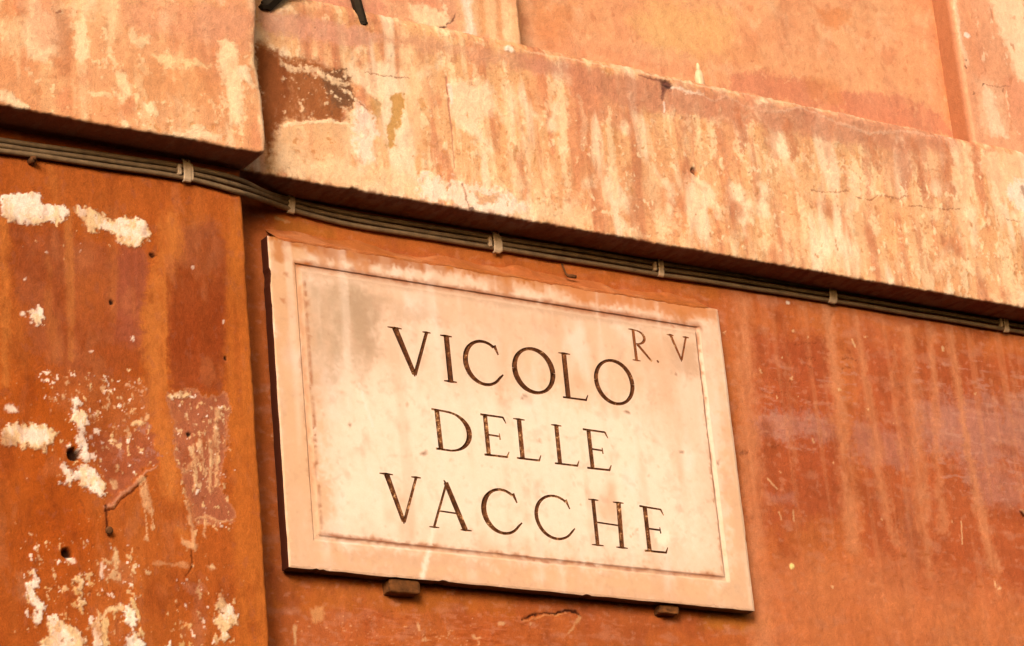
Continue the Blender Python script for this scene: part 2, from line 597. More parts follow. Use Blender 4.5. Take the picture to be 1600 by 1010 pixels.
    s.blob(1237, 886, 4.5, 4.5, A(255, 222, 130, K), 1, 2, 0.3, 0.001)
    for pts, wd in [([(1331, 531), (1336, 542)], 3), ([(1199, 748), (1214, 763)], 2.5), ([(1217, 800), (1221, 812)], 2.5), ([(1239, 798), (1241, 814)], 2.5), ([(1502, 815), (1504, 850)], 2.2)]:
        s.stroke(pts, wd, FL, 0.8, 1.5, 0.6)
    DK = A(120, 44, 20, K)
    for pts, wd in [([(1243, 540), (1262, 536), (1282, 542)], 2.2), ([(1250, 563), (1262, 558), (1275, 562)], 2.4), ([(1316, 560), (1340, 564)], 3), ([(1318, 577), (1330, 574)], 3),
                    ([(1262, 572), (1268, 575)], 5), ([(1205, 592), (1260, 600)], 1.6), ([(1185, 610), (1230, 618)], 1.5), ([(1208, 702), (1216, 697)], 4), ([(1160, 708), (1168, 708)], 5)]:
        s.stroke(pts, wd, DK, 0.5, 6, 0.8, -0.0005, 0.35)
    # below the sign: blotches and the crack
    s.specks([(440, 940), (1000, 960), (1000, 1040), (440, 1040)], A(205, 108, 66, K), 0.34, 26, 0.6, 12, 0, 7, 0.22)
    s.specks([(560, 950), (860, 970), (860, 1040), (560, 1040)], A(166, 66, 26, K), 0.30, 30, 0.6, 12, 0, 8, 0.2)
    s.specks([(455, 960), (760, 970), (760, 1040), (455, 1040)], A(232, 150, 96, K), 0.10, 80, 0.8, 10, 0.0004, 9, 0.08)
    s.poly([(486, 950), (505, 948), (506, 970), (488, 972)], A(230, 145, 85, K), 0.8, 4, 3)
    s.stroke([(459, 978), (461, 1005)], [5, 4], A(240, 170, 110, K), 0.8, 3, 0.5)
    s.stroke([(815, 968), (832, 961), (850, 958), (868, 958), (885, 954), (900, 956), (907, 964)], [2, 3, 2.5, 3, 4, 5, 2], A(58, 16, 8), 0.95, 2, 0.5, -0.002)
    s.stroke([(818, 971), (850, 962), (884, 959)], [2, 2], A(226, 140, 80, K), 0.6, 2, 0.6, 0.001)
    s.stroke([(905, 966), (898, 982), (890, 990)], [6, 3, 2], A(235, 160, 100, K), 0.7, 3, 0.6)
    s.dots([(784, 975, 5), (828, 975, 3), (655, 980, 4), (663, 1000, 3), (700, 989, 3), (743, 995, 4), (746, 1003, 3.5), (598, 912, 2.5)], A(238, 165, 108, K), 0.85)
    # strip over the sign
    s.poly([(430, 335), (700, 375), (1120, 440), (1120, 470), (700, 400), (425, 365)], A(196, 98, 34, K), 0.5, 10, 10)
    s.poly([(436, 345), (520, 355), (520, 372), (436, 365)], A(190, 104, 36, K), 0.5, 8, 6)
    s.dots([(450, 348, 5), (1230, 473, 3.5)], A(232, 150, 90, K), 0.7)
    s.blob(1231, 473, 4, 3, CREAM, 0.8, 1)
    s.stroke([(432, 341), (444, 345)], [4, 4], A(206, 140, 80), 0.8, 2)
    # the smear of mortar on the left side of the sign
    s.dots([(431, 655, 3), (432, 690, 3.5), (428, 682, 2.5), (429, 480, 2)], A(240, 170, 110, K), 0.8)
    s.stroke([(430, 660), (434, 690)], [3, 4], A(240, 160, 100, K), 0.7, 3)
    common_grain(s, 0.10)
    P = np.stack([s.X, -s.rel, s.Z], -1).reshape(X.shape + (3,))
    return mesh_grid('lower_wall', P, s.col, M_STUCCO, facade)


# ---- pilaster at the lower left
def build_pilaster():
    xe = X_PIL
    r = 0.007
    xf = steps(XL, xe - r, -1.0, xe - r, HX)
    ang = np.linspace(0, math.pi / 2, 7)[1:]
    prof = [(x, D_PIL) for x in xf] + [(xe - r + r * math.sin(a), D_PIL - r + r * math.cos(a)) for a in ang] + [(xe, d) for d in np.linspace(D_PIL - r, -0.01, 14)[1:]]
    prof = np.array(prof)
    zs = steps(ZB, Z0 + 0.10, 3.26, Z0 + 0.012, HZ)
    X = np.repeat(prof[:, 0][None], len(zs), 0); Dd = np.repeat(prof[:, 1][None], len(zs), 0)
    Z = np.repeat(zs[:, None], len(prof), 1)
    K = 1.0
    s = Surf(X + (D_PIL - Dd), Z, D_PIL, A(196, 97, 47, K), 23)
    s.mix(sstep(0.0, 0.6, s.n(4, 2, 4, 20)) * 0.5, A(184, 82, 34, K))
    s.mix(sstep(0.1, 0.6, s.n(16, 2, 3, 21)) * 0.35, A(210, 112, 58, K))
    MAUVE = A(182, 96, 66, K); RED = A(168, 76, 44, K); LIGHT = A(220, 122, 62, K)
    s.poly([(0, 560), (110, 600), (120, 760), (180, 860), (0, 900)], A(196, 88, 32, K), 0.6, 20, 30)
    s.poly([(15, 345), (110, 360), (100, 440), (40, 430)], RED, 0.75, 10, 10)
    s.poly([(24, 360), (225, 390), (228, 560), (140, 610), (50, 540), (20, 440)], A(176, 90, 58, K), 0.85, 14, 14)
    s.poly([(185, 380), (228, 395), (224, 470), (218, 540), (180, 540)], A(180, 90, 66, K), 0.8, 6, 8)
    s.poly([(118, 435), (165, 430), (165, 500), (120, 500)], A(186, 92, 48, K), 0.7, 10, 12)
    s.poly([(125, 540), (220, 540), (225, 600), (150, 610)], A(176, 78, 36, K), 0.6, 10, 10)
    s.poly([(260, 410), (285, 365), (330, 345), (356, 380), (357, 520), (350, 612), (268, 608), (258, 500)], RED, 0.9, 5, 5)
    s.poly([(262, 480), (350, 470), (350, 560), (262, 560)], A(158, 66, 34, K), 0.6, 12, 14)
    s.poly([(275, 350), (340, 345), (352, 400), (330, 430), (272, 420)], A(190, 106, 70, K), 0.45, 12, 12)
    s.stroke([(268, 345), (262, 400), (245, 450), (240, 520), (245, 640), (262, 720), (280, 830)], [26, 30, 28, 30, 30, 26, 16], A(220, 122, 62, K), 0.9, 8, 0.8)
    s.stroke([(262, 345), (258, 480), (258, 610)], [6, 4, 4], A(226, 126, 62, K), 0.5, 3, 0.6)
    s.stroke([(108, 330), (108, 420), (112, 560)], [12, 13, 10], A(206, 116, 64, K), 0.75, 3, 0.6)
    s.stroke([(75, 400), (76, 480), (90, 560)], [8, 12, 18], A(200, 110, 60, K), 0.5, 5, 0.7)
    s.stroke([(176, 330), (178, 500)], [14, 10], A(204, 112, 64, K), 0.5, 4, 0.7)
    s.stroke([(6, 320), (8, 600)], [16, 10], LIGHT, 0.7, 6, 0.7)
    s.poly([(357, 320), (382, 318), (400, 640), (425, 1020), (375, 1020), (365, 800), (352, 600)], A(212, 112, 52, K), 0.75, 5, 8)
    s.stroke([(80, 250), (90, 330)], [20, 12], A(214, 120, 62, K), 0.4, 5, 0.7)
    vs = sstep(0.2, 0.6, s.n(45, 2.5, 3, 24))
    s.mix(vs * 0.28, A(168, 76, 40, K))
    # peeled-off paint, the large mauve undercoat area with light flaking edges
    UND = A(186, 104, 78, K)
    s.poly([(262, 612), (300, 612), (325, 618), (352, 615), (358, 635), (352, 700), (345, 760), (368, 800), (362, 818), (330, 815), (305, 822), (298, 780), (285, 750), (272, 700)],
           UND, 0.85, 7, 3, -0.0006, edge=(A(236, 160, 116, K), 0.35))
    s.specks([(262, 612), (355, 615), (352, 700), (350, 770), (300, 770), (270, 700)], A(246, 190, 136, K), 0.25, 60, 0.9, 6, 0.0005, 31, 1.6, 0.10)
    s.specks([(300, 640), (350, 630), (350, 760), (290, 780)], A(244, 180, 128, K), 0.30, 75, 0.85, 6, 0.0005, 32, 2.2, 0.10)
    s.poly([(140, 680), (245, 675), (242, 722), (214, 745), (172, 790), (160, 730)], A(180, 94, 70, K), 0.75, 9, 6, -0.0005)
    s.poly([(55, 575), (240, 600), (236, 690), (130, 680), (100, 640)], A(190, 100, 60, K), 0.5, 14, 12)
    s.specks([(55, 572), (120, 580), (235, 600), (240, 690), (160, 700), (95, 660)], A(238, 170, 120, K), 0.20, 62, 0.9, 12, 0.0005, 33, 1.3, 0.10)
    s.specks([(100, 620), (160, 640), (170, 740), (110, 730)], CREAM, 0.28, 70, 1.0, 8, 0.0006, 34, 1.5, 0.08)
    s.specks([(160, 660), (250, 650), (250, 720), (160, 740)], A(200, 130, 112, K), 0.34, 50, 0.7, 12, 0, 35, 1, 0.14)
    WHT = CREAM
    OR = A(252, 200, 140)
    s.patch([(0, 308), (22, 304), (60, 302), (68, 318), (100, 322), (108, 334), (98, 348), (60, 349), (16, 346), (0, 335)], WHT, OR, A(184, 94, 54), 1)
    s.poly([(20, 310), (52, 308), (62, 335), (24, 340)], A(255, 236, 200), 0.7, 6, 6)
    s.patch([(116, 330), (134, 324), (165, 332), (178, 346), (196, 338), (228, 346), (236, 362), (224, 388), (205, 388), (186, 374), (170, 366), (152, 358), (140, 362), (130, 346)], OR, WHT, A(184, 94, 54), 2)
    s.specks([(150, 335), (236, 346), (225, 388), (180, 375)], CREAM, 0.45, 60, 0.8, 4, 0, 36)
    s.stroke([(137, 345), (138, 362)], [5, 3], OR, 1, 2)
    s.stroke([(88, 345), (89, 353)], [5, 3], OR, 1, 2)
    s.patch([(43, 486), (52, 482), (64, 483), (68, 497), (63, 508), (54, 500), (46, 494)], WHT, OR, A(184, 94, 54), 3)
    s.dots([(33, 490, 4), (48, 503, 3), (40, 437, 2.5), (76, 395, 2), (142, 551, 2.5), (300, 418, 3), (351, 502, 3), (18, 640, 8), (25, 642, 4), (70, 620, 2), (208, 528, 2)], WHT, 0.9, 0.0005)
    s.patch([(0, 672), (30, 662), (62, 659), (88, 676), (80, 694), (66, 702), (0, 698)], OR, WHT, A(184, 94, 54), 4)
    s.poly([(28, 672), (70, 668), (76, 688), (34, 690)], WHT, 0.8, 7, 5)
    s.specks([(58, 577), (82, 575), (84, 596), (64, 612)], WHT, 0.5, 70, 1, 4, 0.0006, 37, 1, 0.08)
    s.specks([(158, 590), (180, 590), (178, 608), (160, 606)], WHT, 0.5, 80, 1, 3, 0.0006, 38, 1, 0.08)
    s.specks([(192, 601), (240, 604), (238, 618), (195, 612)], A(232, 160, 118, K), 0.5, 60, 0.9, 4, 0.0004, 39, 0.6, 0.1)
    s.patch([(262, 610), (282, 610), (298, 616), (294, 624), (280, 620), (272, 626)], OR, WHT, A(184, 94, 54), 5)
    s.patch([(110, 622), (124, 622), (130, 636), (122, 642), (134, 652), (142, 662), (128, 668), (136, 690), (140, 718), (128, 722), (124, 700), (116, 690), (122, 672), (112, 655), (118, 640)], WHT, OR, A(184, 94, 54), 6)
    s.patch([(95, 726), (106, 724), (116, 736), (128, 726), (146, 732), (160, 752), (164, 776), (160, 781), (146, 768), (132, 760), (124, 748), (106, 758), (92, 758), (108, 744)], WHT, OR, A(184, 94, 54), 7)
    s.dots([(207, 662, 4), (215, 660, 6), (208, 640, 3), (160, 700, 3), (178, 688, 5), (230, 652, 4), (177, 759, 6), (184, 731, 3), (150, 645, 4), (186, 620, 3), (200, 578, 2)], OR, 0.9, 0.0005)
    s.specks([(160, 684), (200, 684), (198, 700), (160, 700)], OR, 0.42, 70, 0.9, 4, 0.0005, 40)
    # torn lip of the undercoat and its shadowed cracks
    s.stroke([(163, 792), (176, 791), (186, 776), (200, 765), (212, 756), (226, 740), (246, 730)], [3, 5, 4, 4, 4, 3, 2], A(214, 134, 100, K), 0.9, 3, 0.6, 0.0011)
    s.stroke([(166, 797), (179, 796), (189, 781), (203, 770), (215, 760), (230, 744)], [2, 2.4, 2, 2.4, 2, 1.5], A(84, 26, 10), 0.85, 1.5, 0.6, -0.001)
    s.stroke([(166, 790), (166, 808), (167, 828)], [3, 2.6, 3], A(86, 30, 14), 0.9, 1.5, 0.6, -0.0008)
    s.stroke([(298, 862), (300, 880), (294, 898), (290, 902)], [3, 2.5, 2.5, 1.5], A(92, 34, 16), 0.85, 2, 0.6, -0.001)
    s.stroke([(125, 782), (130, 792), (134, 802)], [3, 3, 2], A(128, 62, 40), 0.7, 3, 0.6)
    # light dribbles
    DR = A(240, 168, 116, K)
    for pts, ws in [([(222, 750), (230, 785), (236, 800)], [10, 14, 8]), ([(228, 800), (229, 840)], [2.5, 2.5]), ([(240, 800), (241, 825)], [2.5, 3]), ([(290, 770), (296, 800), (302, 860)], [4, 6, 6]),
                    ([(304, 700), (306, 770)], [5, 4]), ([(330, 690), (328, 770)], [6, 4]), ([(342, 640), (338, 690), (340, 760)], [6, 8, 5]), ([(316, 690), (318, 740)], [3, 3]),
                    ([(304, 812), (322, 806), (345, 815), (362, 812)], [3, 4, 4, 3]), ([(320, 812), (320, 832)], [5, 3]), ([(286, 735), (300, 728), (312, 715)], [6, 8, 5])]:
        s.stroke(pts, ws, DR, 0.85, 4, 0.5, 0.0005, 0.25)
    s.dots([(228, 836, 3), (229, 843, 3), (228, 833, 2), (240, 823, 3), (320, 838, 3)], DR, 0.9)
    s.poly([(282, 838), (296, 846), (308, 850), (306, 858), (292, 858), (284, 850)], DR, 0.85, 4, 2, 0.0005)
    s.stroke([(240, 880), (280, 882), (290, 884)], [4, 5, 6], DR, 0.5, 4, 0.6)
    s.poly([(323, 885), (332, 884), (338, 888), (330, 892)], DR, 0.8, 2, 2)
    s.poly([(283, 906), (316, 912), (318, 924), (300, 930), (290, 918)], A(214, 132, 98, K), 0.75, 5, 3)
    s.stroke([(305, 925), (312, 960), (310, 1010)], [10, 18, 18], A(200, 116, 84, K), 0.5, 8, 0.7)
    # bottom patches
    s.patch([(52, 894), (58, 892), (60, 908), (56, 925), (66, 940), (72, 955), (64, 962), (58, 978), (50, 970), (55, 955), (46, 940), (45, 918)], WHT, OR, A(184, 94, 54), 8)
    s.patch([(72, 966), (88, 962), (108, 974), (124, 984), (132, 1000), (130, 1030), (60, 1030), (62, 1000), (72, 990)], OR, WHT, A(184, 94, 54), 9)
    s.poly([(80, 975), (104, 985), (110, 1010), (80, 1010)], WHT, 0.6, 8, 6)
    s.patch([(116, 900), (128, 892), (132, 910), (126, 930), (134, 945), (126, 962), (120, 950), (124, 930)], OR, WHT, A(184, 94, 54), 10)
    s.specks([(72, 900), (140, 890), (140, 980), (80, 965)], A(246, 178, 112), 0.28, 62, 0.95, 6, 0.0006, 41, 1.2, 0.1)
    s.specks([(60, 842), (140, 842), (140, 862), (60, 866)], A(246, 190, 130), 0.20, 75, 0.9, 6, 0.0005, 42)
    s.specks([(60, 866), (130, 866), (120, 895), (60, 890)], A(246, 190, 130), 0.10, 70, 0.9, 6, 0.0005, 43)
    s.specks([(130, 888), (216, 878), (216, 912), (140, 908)], A(248, 196, 138), 0.34, 70, 0.95, 4, 0.0006, 44, 1.5, 0.08)
    s.poly([(155, 882), (205, 880), (212, 905), (196, 912), (160, 905)], A(206, 124, 84, K), 0.5, 8, 5)
    s.stroke([(160, 880), (160, 900)], [5, 5], WHT, 0.9, 3)
    s.stroke([(181, 860), (182, 880)], [6, 8], OR, 0.9, 3)
    s.specks([(138, 945), (232, 940), (236, 1030), (136, 1030)], A(248, 192, 128), 0.30, 40, 0.95, 8, 0.0006, 45, 1.8, 0.08)
    s.patch([(196, 950), (206, 950), (212, 968), (208, 985), (222, 1000), (224, 1030), (200, 1030), (198, 1000), (206, 980), (194, 966)], A(255, 236, 196), OR, A(184, 94, 54), 11)
    s.patch([(142, 975), (156, 968), (160, 1010), (144, 1010)], OR, WHT, A(184, 94, 54), 12)
    s.stroke([(134, 985), (150, 972), (168, 955), (190, 948)], [2, 3, 5, 6], OR, 0.9, 3, 0.5)
    s.specks([(262, 975), (300, 975), (305, 1030), (255, 1030)], A(244, 178, 110), 0.34, 60, 0.9, 6, 0.0005, 46)
    s.patch([(342, 938), (356, 936), (360, 955), (374, 966), (372, 978), (360, 980), (358, 1000), (350, 1010), (340, 1000), (346, 982), (332, 978), (334, 968), (344, 962)], OR, WHT, A(184, 94, 54), 13)
    s.specks([(330, 915), (368, 915), (372, 1020), (330, 1020)], A(246, 190, 130), 0.18, 70, 0.9, 6, 0.0005, 47)
    s.poly([(28, 900), (45, 905), (45, 945), (30, 935)], A(206, 124, 84, K), 0.5, 6, 6)
    s.dots([(300, 886, 2), (322, 905, 2), (333, 886, 4), (365, 938, 2.5), (230, 894, 3), (48, 834, 2), (43, 748, 1.5)], OR, 0.8)
    s.specks([(0, 560), (380, 600), (380, 1020), (0, 1020)], A(236, 160, 104, K), -0.06, 95, 0.8, 10, 0.0004, 48)
    for k_, (reg, dn, f_) in enumerate([([(55, 560), (240, 590), (250, 760), (90, 770)], 0.16, 85), ([(30, 830), (225, 850), (230, 1020), (30, 1020)], 0.20, 75), ([(255, 610), (365, 615), (370, 830), (280, 860)], 0.16, 95),
                                        ([(255, 880), (380, 900), (380, 1020), (250, 1020)], 0.16, 85), ([(0, 330), (240, 330), (240, 420), (0, 400)], 0.0, 90)]):
        s.specks(reg, A(246, 184, 126), dn, f_, 0.9, 14, 0.0005, 60 + k_, 1.5, 0.07)
        s.specks(reg, CREAM, dn - 0.10, f_ * 0.8, 0.95, 14, 0.0007, 70 + k_, 1.3, 0.06)
        s.specks(reg, A(150, 64, 34), dn - 0.08, f_, 0.6, 14, -0.0006, 80 + k_, 1.2, 0.10)
    s.mix(sstep(0.25, 0.6, s.n(26, 12, 5, 61)) * 0.35, A(206, 116, 74, K))
    s.mix(sstep(0.15, 0.6, s.n(16, 10, 5, 62)) * 0.5, A(158, 68, 34, K))
    s.mix(sstep(0.30, 0.6, s.n(60, 40, 4, 63)) * 0.30, A(176, 96, 70, K))
    # drilled holes
    for hx, hy, hr in [(116, 710, 8), (105, 865, 6), (174, 473, 3), (238, 399, 3.5), (353, 560, 2.5), (296, 679, 3)]:
        s.blob(hx, hy, hr, hr * 1.05, A(36, 12, 6), 0.95, 1.5, 0.25, -0.010 if hr > 4 else -0.003)
    s.stroke([(234, 397), (244, 400)], [3, 2], A(110, 48, 24), 0.8, 2)
    s.blob(110, 876, 6, 4, CREAM, 0.9, 3)
    common_grain(s, 0.09)
    side = sstep(D_PIL - 0.002, D_PIL - 0.009, Dd.ravel())
    rag = (0.0018 * fbm(s.Z * 40, s.Z * 0, 4, 91) + 0.0012 * fbm(s.Z * 9, s.Z * 0, 2, 92)) * sstep(xe - 0.02, xe, s.X)
    P = np.stack([X.ravel() + rag, -(Dd.ravel() + s.rel * (1 - side)), s.Z], -1).reshape(X.shape + (3,))
    return mesh_grid('pilaster', P, s.col, M_STUCCO, facade)


def ledge_profile(D, top_in, zc, r=0.0045, cham=0.022):
    """(depth, height) from the wall along the underside, up the face and back over the top"""
    h = HZ
    p = [(d, Z0) for d in np.linspace(-0.01, D - r, 26)]
    p += [(D - r + r * math.sin(a), Z0 + r - r * math.cos(a)) for a in np.linspace(0, math.pi / 2, 6)[1:]]
    zt = zc - cham
    p += [(D, z) for z in np.linspace(Z0 + r, zt, int((zt - Z0 - r) / h))[1:]]
    for t in np.linspace(0, 1, 12)[1:]:
        p.append((D - 0.010 * t * t, zt + cham * t))
    p += [(d, zc + 0.002 * k / 8) for k, d in enumerate(np.linspace(D - 0.012, top_in, 9))]
    return np.array(p)


# ---- the ledge band
def build_band():
    prof = ledge_profile(D_BAND, 0.0, Z1)
    xs = steps(X_PIL - 0.12, XR, X_PIL - 0.12, 1.36, HX)
    X = np.repeat(xs[None], len(prof), 0)
    Dd = np.repeat(prof[:, 0][:, None], len(xs), 1); Z = np.repeat(prof[:, 1][:, None], len(xs), 1)
    s = Surf(X, Z - (D_BAND - Dd) * (Z < Z0 + 0.0075) + (D_BAND - 0.010 - Dd) * (Z > Z1 - 1e-4), D_BAND, A(243, 163, 98), 37)
    z = Z.ravel()
    s.mix(sstep(0.0, 0.55, s.n(5, 3, 4, 20)) * 0.6, A(236, 146, 84))
    s.mix(sstep(0.0, 0.55, s.n(7, 5, 4, 21)) * 0.55, A(248, 182, 122))
    # lime runs over the face
    run = s.n(34, 4.5, 4, 22)
    s.mix(sstep(0.05, 0.5, run + 0.25 * s.f1) * 0.8, A(254, 208, 146))
    s.mix(sstep(0.12, 0.55, s.n(38, 4, 4, 23) + 0.2 * s.f1 + 0.25 * s.n(5, 4, 2, 29)) * 0.75, A(222, 122, 70))
    pa = s.n(6, 5, 3, 51)
    s.mix(sstep(0.30, 0.56, s.n(34, 20, 5, 24) + 0.4 * s.f1 + 0.35 * pa) * 0.8, A(254, 212, 152), 0.0004)
    s.mix(sstep(0.34, 0.6, s.n(40, 34, 5, 25) + 0.4 * s.f2 - 0.3 * pa) * 0.65, A(214, 124, 62), -0.0004)
    s.mix(sstep(0.40, 0.6, s.n(90, 110, 4, 27) + 0.3 * s.n(9, 9, 2, 28)) * 0.5, A(198, 108, 52), -0.0004)
    lowz = sstep(Z0 + 0.12, Z0 + 0.01, z)
    s.mix(lowz * sstep(-0.05, 0.45, s.n(26, 18, 4, 26) + 0.25 * s.f1) * 0.8, A(254, 210, 150), 0.0004)
    lo = s.n(4, 3, 3, 50)
    s.mix(sstep(0.15, 0.6, lo) * 0.5, A(232, 138, 80))
    s.mix(sstep(0.15, 0.6, -lo) * 0.45, A(250, 192, 134))
    s.mix(sstep(0.22, 0.55, s.n(11, 9, 5, 53)) * 0.8, A(255, 222, 168))
    s.mix(sstep(0.25, 0.6, s.n(12, 9, 5, 54)) * 0.75, A(212, 116, 64))
    rr = s.n(20, 2.6, 4, 55) + 0.45 * s.n(3.2, 2.4, 3, 56)
    s.mix(sstep(0.20, 0.65, rr) * 0.75, A(208, 112, 62))
    s.mix(sstep(0.25, 0.6, s.n(16, 3.2, 4, 57) + 0.4 * s.n(3.0, 2.6, 3, 58)) * 0.8, A(255, 224, 172))
    # ---- placed marks, left to right
    s.poly([(402, 10), (470, 22), (560, 42), (600, 60), (560, 75), (470, 60), (410, 50)], A(226, 142, 100), 0.75, 10, 8)
    s.poly([(400, 65), (440, 85), (490, 95), (540, 115), (552, 150), (540, 190), (470, 188), (430, 196), (405, 230)], A(166, 80, 30), 1.0, 10, 6, -0.0008)
    s.poly([(402, 75), (430, 88), (452, 110), (452, 150), (432, 175), (408, 190)], A(144, 60, 18), 1.0, 9, 6)  # deep part of the stain, with the block's shade painted in
    s.poly([(500, 115), (545, 112), (550, 165), (520, 170)], A(134, 70, 32), 1.0, 9, 4)
    s.specks([(430, 80), (550, 80), (560, 200), (430, 190)], A(246, 186, 128), 0.18, 62, 0.9, 8, 0.0006, 31, 1, 0.1)
    s.stroke([(440, 98), (460, 108), (480, 105), (500, 116), (520, 128), (545, 130)], [8, 8, 7, 9, 8, 5], A(250, 196, 138), 0.85, 6, 0.5, 0.0008)
    s.stroke([(415, 80), (430, 92), (440, 98)], [8, 8, 6], A(236, 168, 110), 0.8, 6, 0.5, 0.0008)
    s.poly([(440, 192), (480, 188), (530, 192), (560, 200), (560, 290), (440, 270), (430, 230)], A(246, 178, 116), 0.7, 10, 8)
    s.stroke([(445, 196), (480, 190), (520, 190), (545, 196)], [4, 5, 5, 4], A(254, 214, 156), 0.9, 3, 0.5, 0.0005)
    s.specks([(415, 230), (520, 200), (540, 290), (420, 270)], A(206, 118, 50), 0.28, 62, 0.7, 8, 0, 32)
    s.poly([(400, 60), (416, 60), (430, 200), (438, 255), (424, 268), (412, 200)], A(180, 94, 38), 0.6, 4, 5)  # dark strip along the block: its shade painted on the band
    s.poly([(404, 75), (424, 80), (440, 100), (446, 135), (440, 190), (425, 225), (418, 262), (410, 200)], A(150, 66, 20), 1.0, 8, 6)  # stain brown again, deepened to paint in the block's shade
    s.specks([(470, 110), (556, 108), (560, 190), (500, 190)], A(120, 64, 30), 0.22, 46, 0.8, 6, -0.0006, 38)
    s.specks([(480, 105), (570, 112), (565, 180), (500, 150)], A(252, 204, 148), 0.26, 70, 0.9, 6, 0.0006, 39, 0.8, 0.1)
    OL = A(206, 130, 48)
    s.poly([(612, 150), (628, 145), (632, 165), (628, 195), (618, 205), (614, 225), (622, 232), (606, 232), (604, 205), (612, 185)], OL, 0.9, 5, 2, -0.0004)
    s.poly([(578, 155), (592, 152), (596, 175), (592, 195), (580, 180)], A(200, 130, 60), 0.7, 6, 3)
    s.poly([(652, 155), (660, 152), (668, 168), (660, 174)], A(212, 130, 60), 0.85, 3, 2)
    s.poly([(556, 160), (590, 185), (580, 250), (560, 270)], CREAM, 0.75, 10, 7)
    s.poly([(550, 240), (566, 250), (560, 262), (548, 256)], A(214, 126, 60), 0.7, 4, 3)
    s.poly([(700, 125), (760, 130), (775, 150), (765, 175), (745, 205), (715, 200), (702, 160)], A(255, 218, 164), 0.8, 10, 8)
    s.poly([(632, 120), (660, 118), (660, 230), (640, 240)], A(250, 192, 134), 0.6, 8, 8)
    s.stroke([(697, 122), (702, 170), (706, 210), (711, 262)], [4, 3, 2.4, 2], A(190, 100, 62), 0.85, 1.5, 0.6, -0.0008)
    s.stroke([(703, 135), (705, 160)], [7, 5], CREAM, 0.8, 3)
    s.poly([(425, 235), (560, 255), (700, 285), (900, 330), (900, 352), (700, 318), (540, 292), (420, 268)], A(254, 206, 146), 0.7, 12, 10)
    s.poly([(655, 275), (700, 280), (745, 290), (800, 305), (830, 322), (800, 340), (700, 322), (655, 305)], CREAM, 0.8, 12, 6, 0.0006)
    s.poly([(740, 300), (780, 305), (775, 320), (745, 315)], A(224, 138, 70), 0.75, 8, 4)
    s.stroke([(722, 288), (727, 310), (733, 326)], [3, 3, 2], A(150, 70, 30), 0.7, 3, 0.6)
    s.stroke([(700, 300), (704, 288)], [3, 4], A(160, 80, 40), 0.7, 3, 0.6)
    s.blob(737, 327, 5, 3, A(80, 32, 14), 0.8, 2)
    s.stroke([(795, 130), (797, 180), (800, 250), (812, 290)], [8, 8, 14, 20], A(252, 204, 146), 0.7, 5, 0.7)
    s.stroke([(800, 225), (806, 232), (806, 250)], [7, 8, 6], A(206, 120, 60), 0.75, 4, 0.5)
    s.poly([(570, 62), (640, 55), (815, 85), (900, 105), (890, 125), (800, 105), (680, 85)], A(226, 142, 92), 0.7, 10, 8)
    s.poly([(800, 85), (870, 95), (900, 110), (880, 120), (820, 108)], A(208, 118, 78), 0.6, 8, 6)
    s.blob(795, 77, 8, 5, A(255, 236, 206), 1, 4, 0.4, 0.001)
    s.poly([(880, 120), (960, 150), (985, 190), (960, 200), (900, 160)], A(228, 130, 80), 0.6, 10, 10)
    for x0, y0, x1, y1, wd in [(875, 130, 880, 250, 18), (905, 150, 912, 230, 12), (950, 170, 955, 290, 12), (955, 240, 960, 310, 14), (880, 250, 884, 300, 12), (1000, 195, 1005, 230, 10)]:
        s.stroke([(x0, y0), ((x0 + x1) / 2 + 3, (y0 + y1) / 2), (x1, y1)], [wd * .6, wd, wd * .6], A(252, 206, 146), 0.75, 7, 0.6)
    # dirt washed down from the ledge top on the right
    DIRT = A(212, 122, 78)
    rng = random.Random(5)
    s.poly([(880, 98), (1000, 122), (1140, 150), (1300, 175), (1460, 205), (1500, 215), (1500, 235), (1380, 235), (1280, 215), (1100, 185), (980, 170), (900, 130)], DIRT, 0.8, 9, 8)
    x = 905
    while x < 1480:
        yt = 110 + (x - 905) * 0.185
        ln = rng.choice((40, 60, 75, 110, 130)) * rng.uniform(.8, 1.2)
        s.stroke([(x, yt), (x + 3, yt + ln * .5), (x + 6, yt + ln)], [rng.uniform(16, 44), rng.uniform(8, 36), 3], A(218, 128, 80) if rng.random() < .7 else A(206, 114, 68), rng.uniform(.3, .8), 11, 0.8)
        x += rng.uniform(10, 46)
    for x0, y0, y1, wd in [(1428, 222, 300, 14), (1478, 222, 330, 16), (1520, 218, 292, 15), (1360, 215, 270, 16), (1230, 190, 250, 18), (1150, 170, 240, 16)]:
        s.stroke([(x0, y0), (x0 + 4, (y0 * 2 + y1) / 3), (x0 + 9, (y0 + y1 * 2) / 3), (x0 + 12, y1)], [wd * .9, wd * 1.2, wd * .8, wd * .3], A(206, 110, 60), 0.8, 9, 0.8)
    s.poly([(1490, 225), (1515, 222), (1520, 330), (1505, 400), (1490, 330)], A(252, 200, 142), 0.6, 8, 8)
    s.poly([(1535, 232), (1600, 240), (1600, 300), (1560, 310), (1540, 270)], A(250, 196, 140), 0.7, 10, 10)
    s.poly([(1575, 285), (1610, 285), (1610, 335), (1590, 330), (1572, 310)], CREAM, 0.8, 12, 6)
    s.blob(1598, 300, 5, 12, A(150, 90, 60), 0.7, 4)
    s.stroke([(1538, 232), (1566, 236), (1590, 234)], [7, 9, 5], A(218, 132, 80), 0.7, 6, 0.6)
    s.poly([(1290, 295), (1400, 310), (1480, 330), (1470, 345), (1380, 330), (1290, 312)], A(248, 180, 118), 0.4, 10, 8)
    CR = A(150, 76, 36)
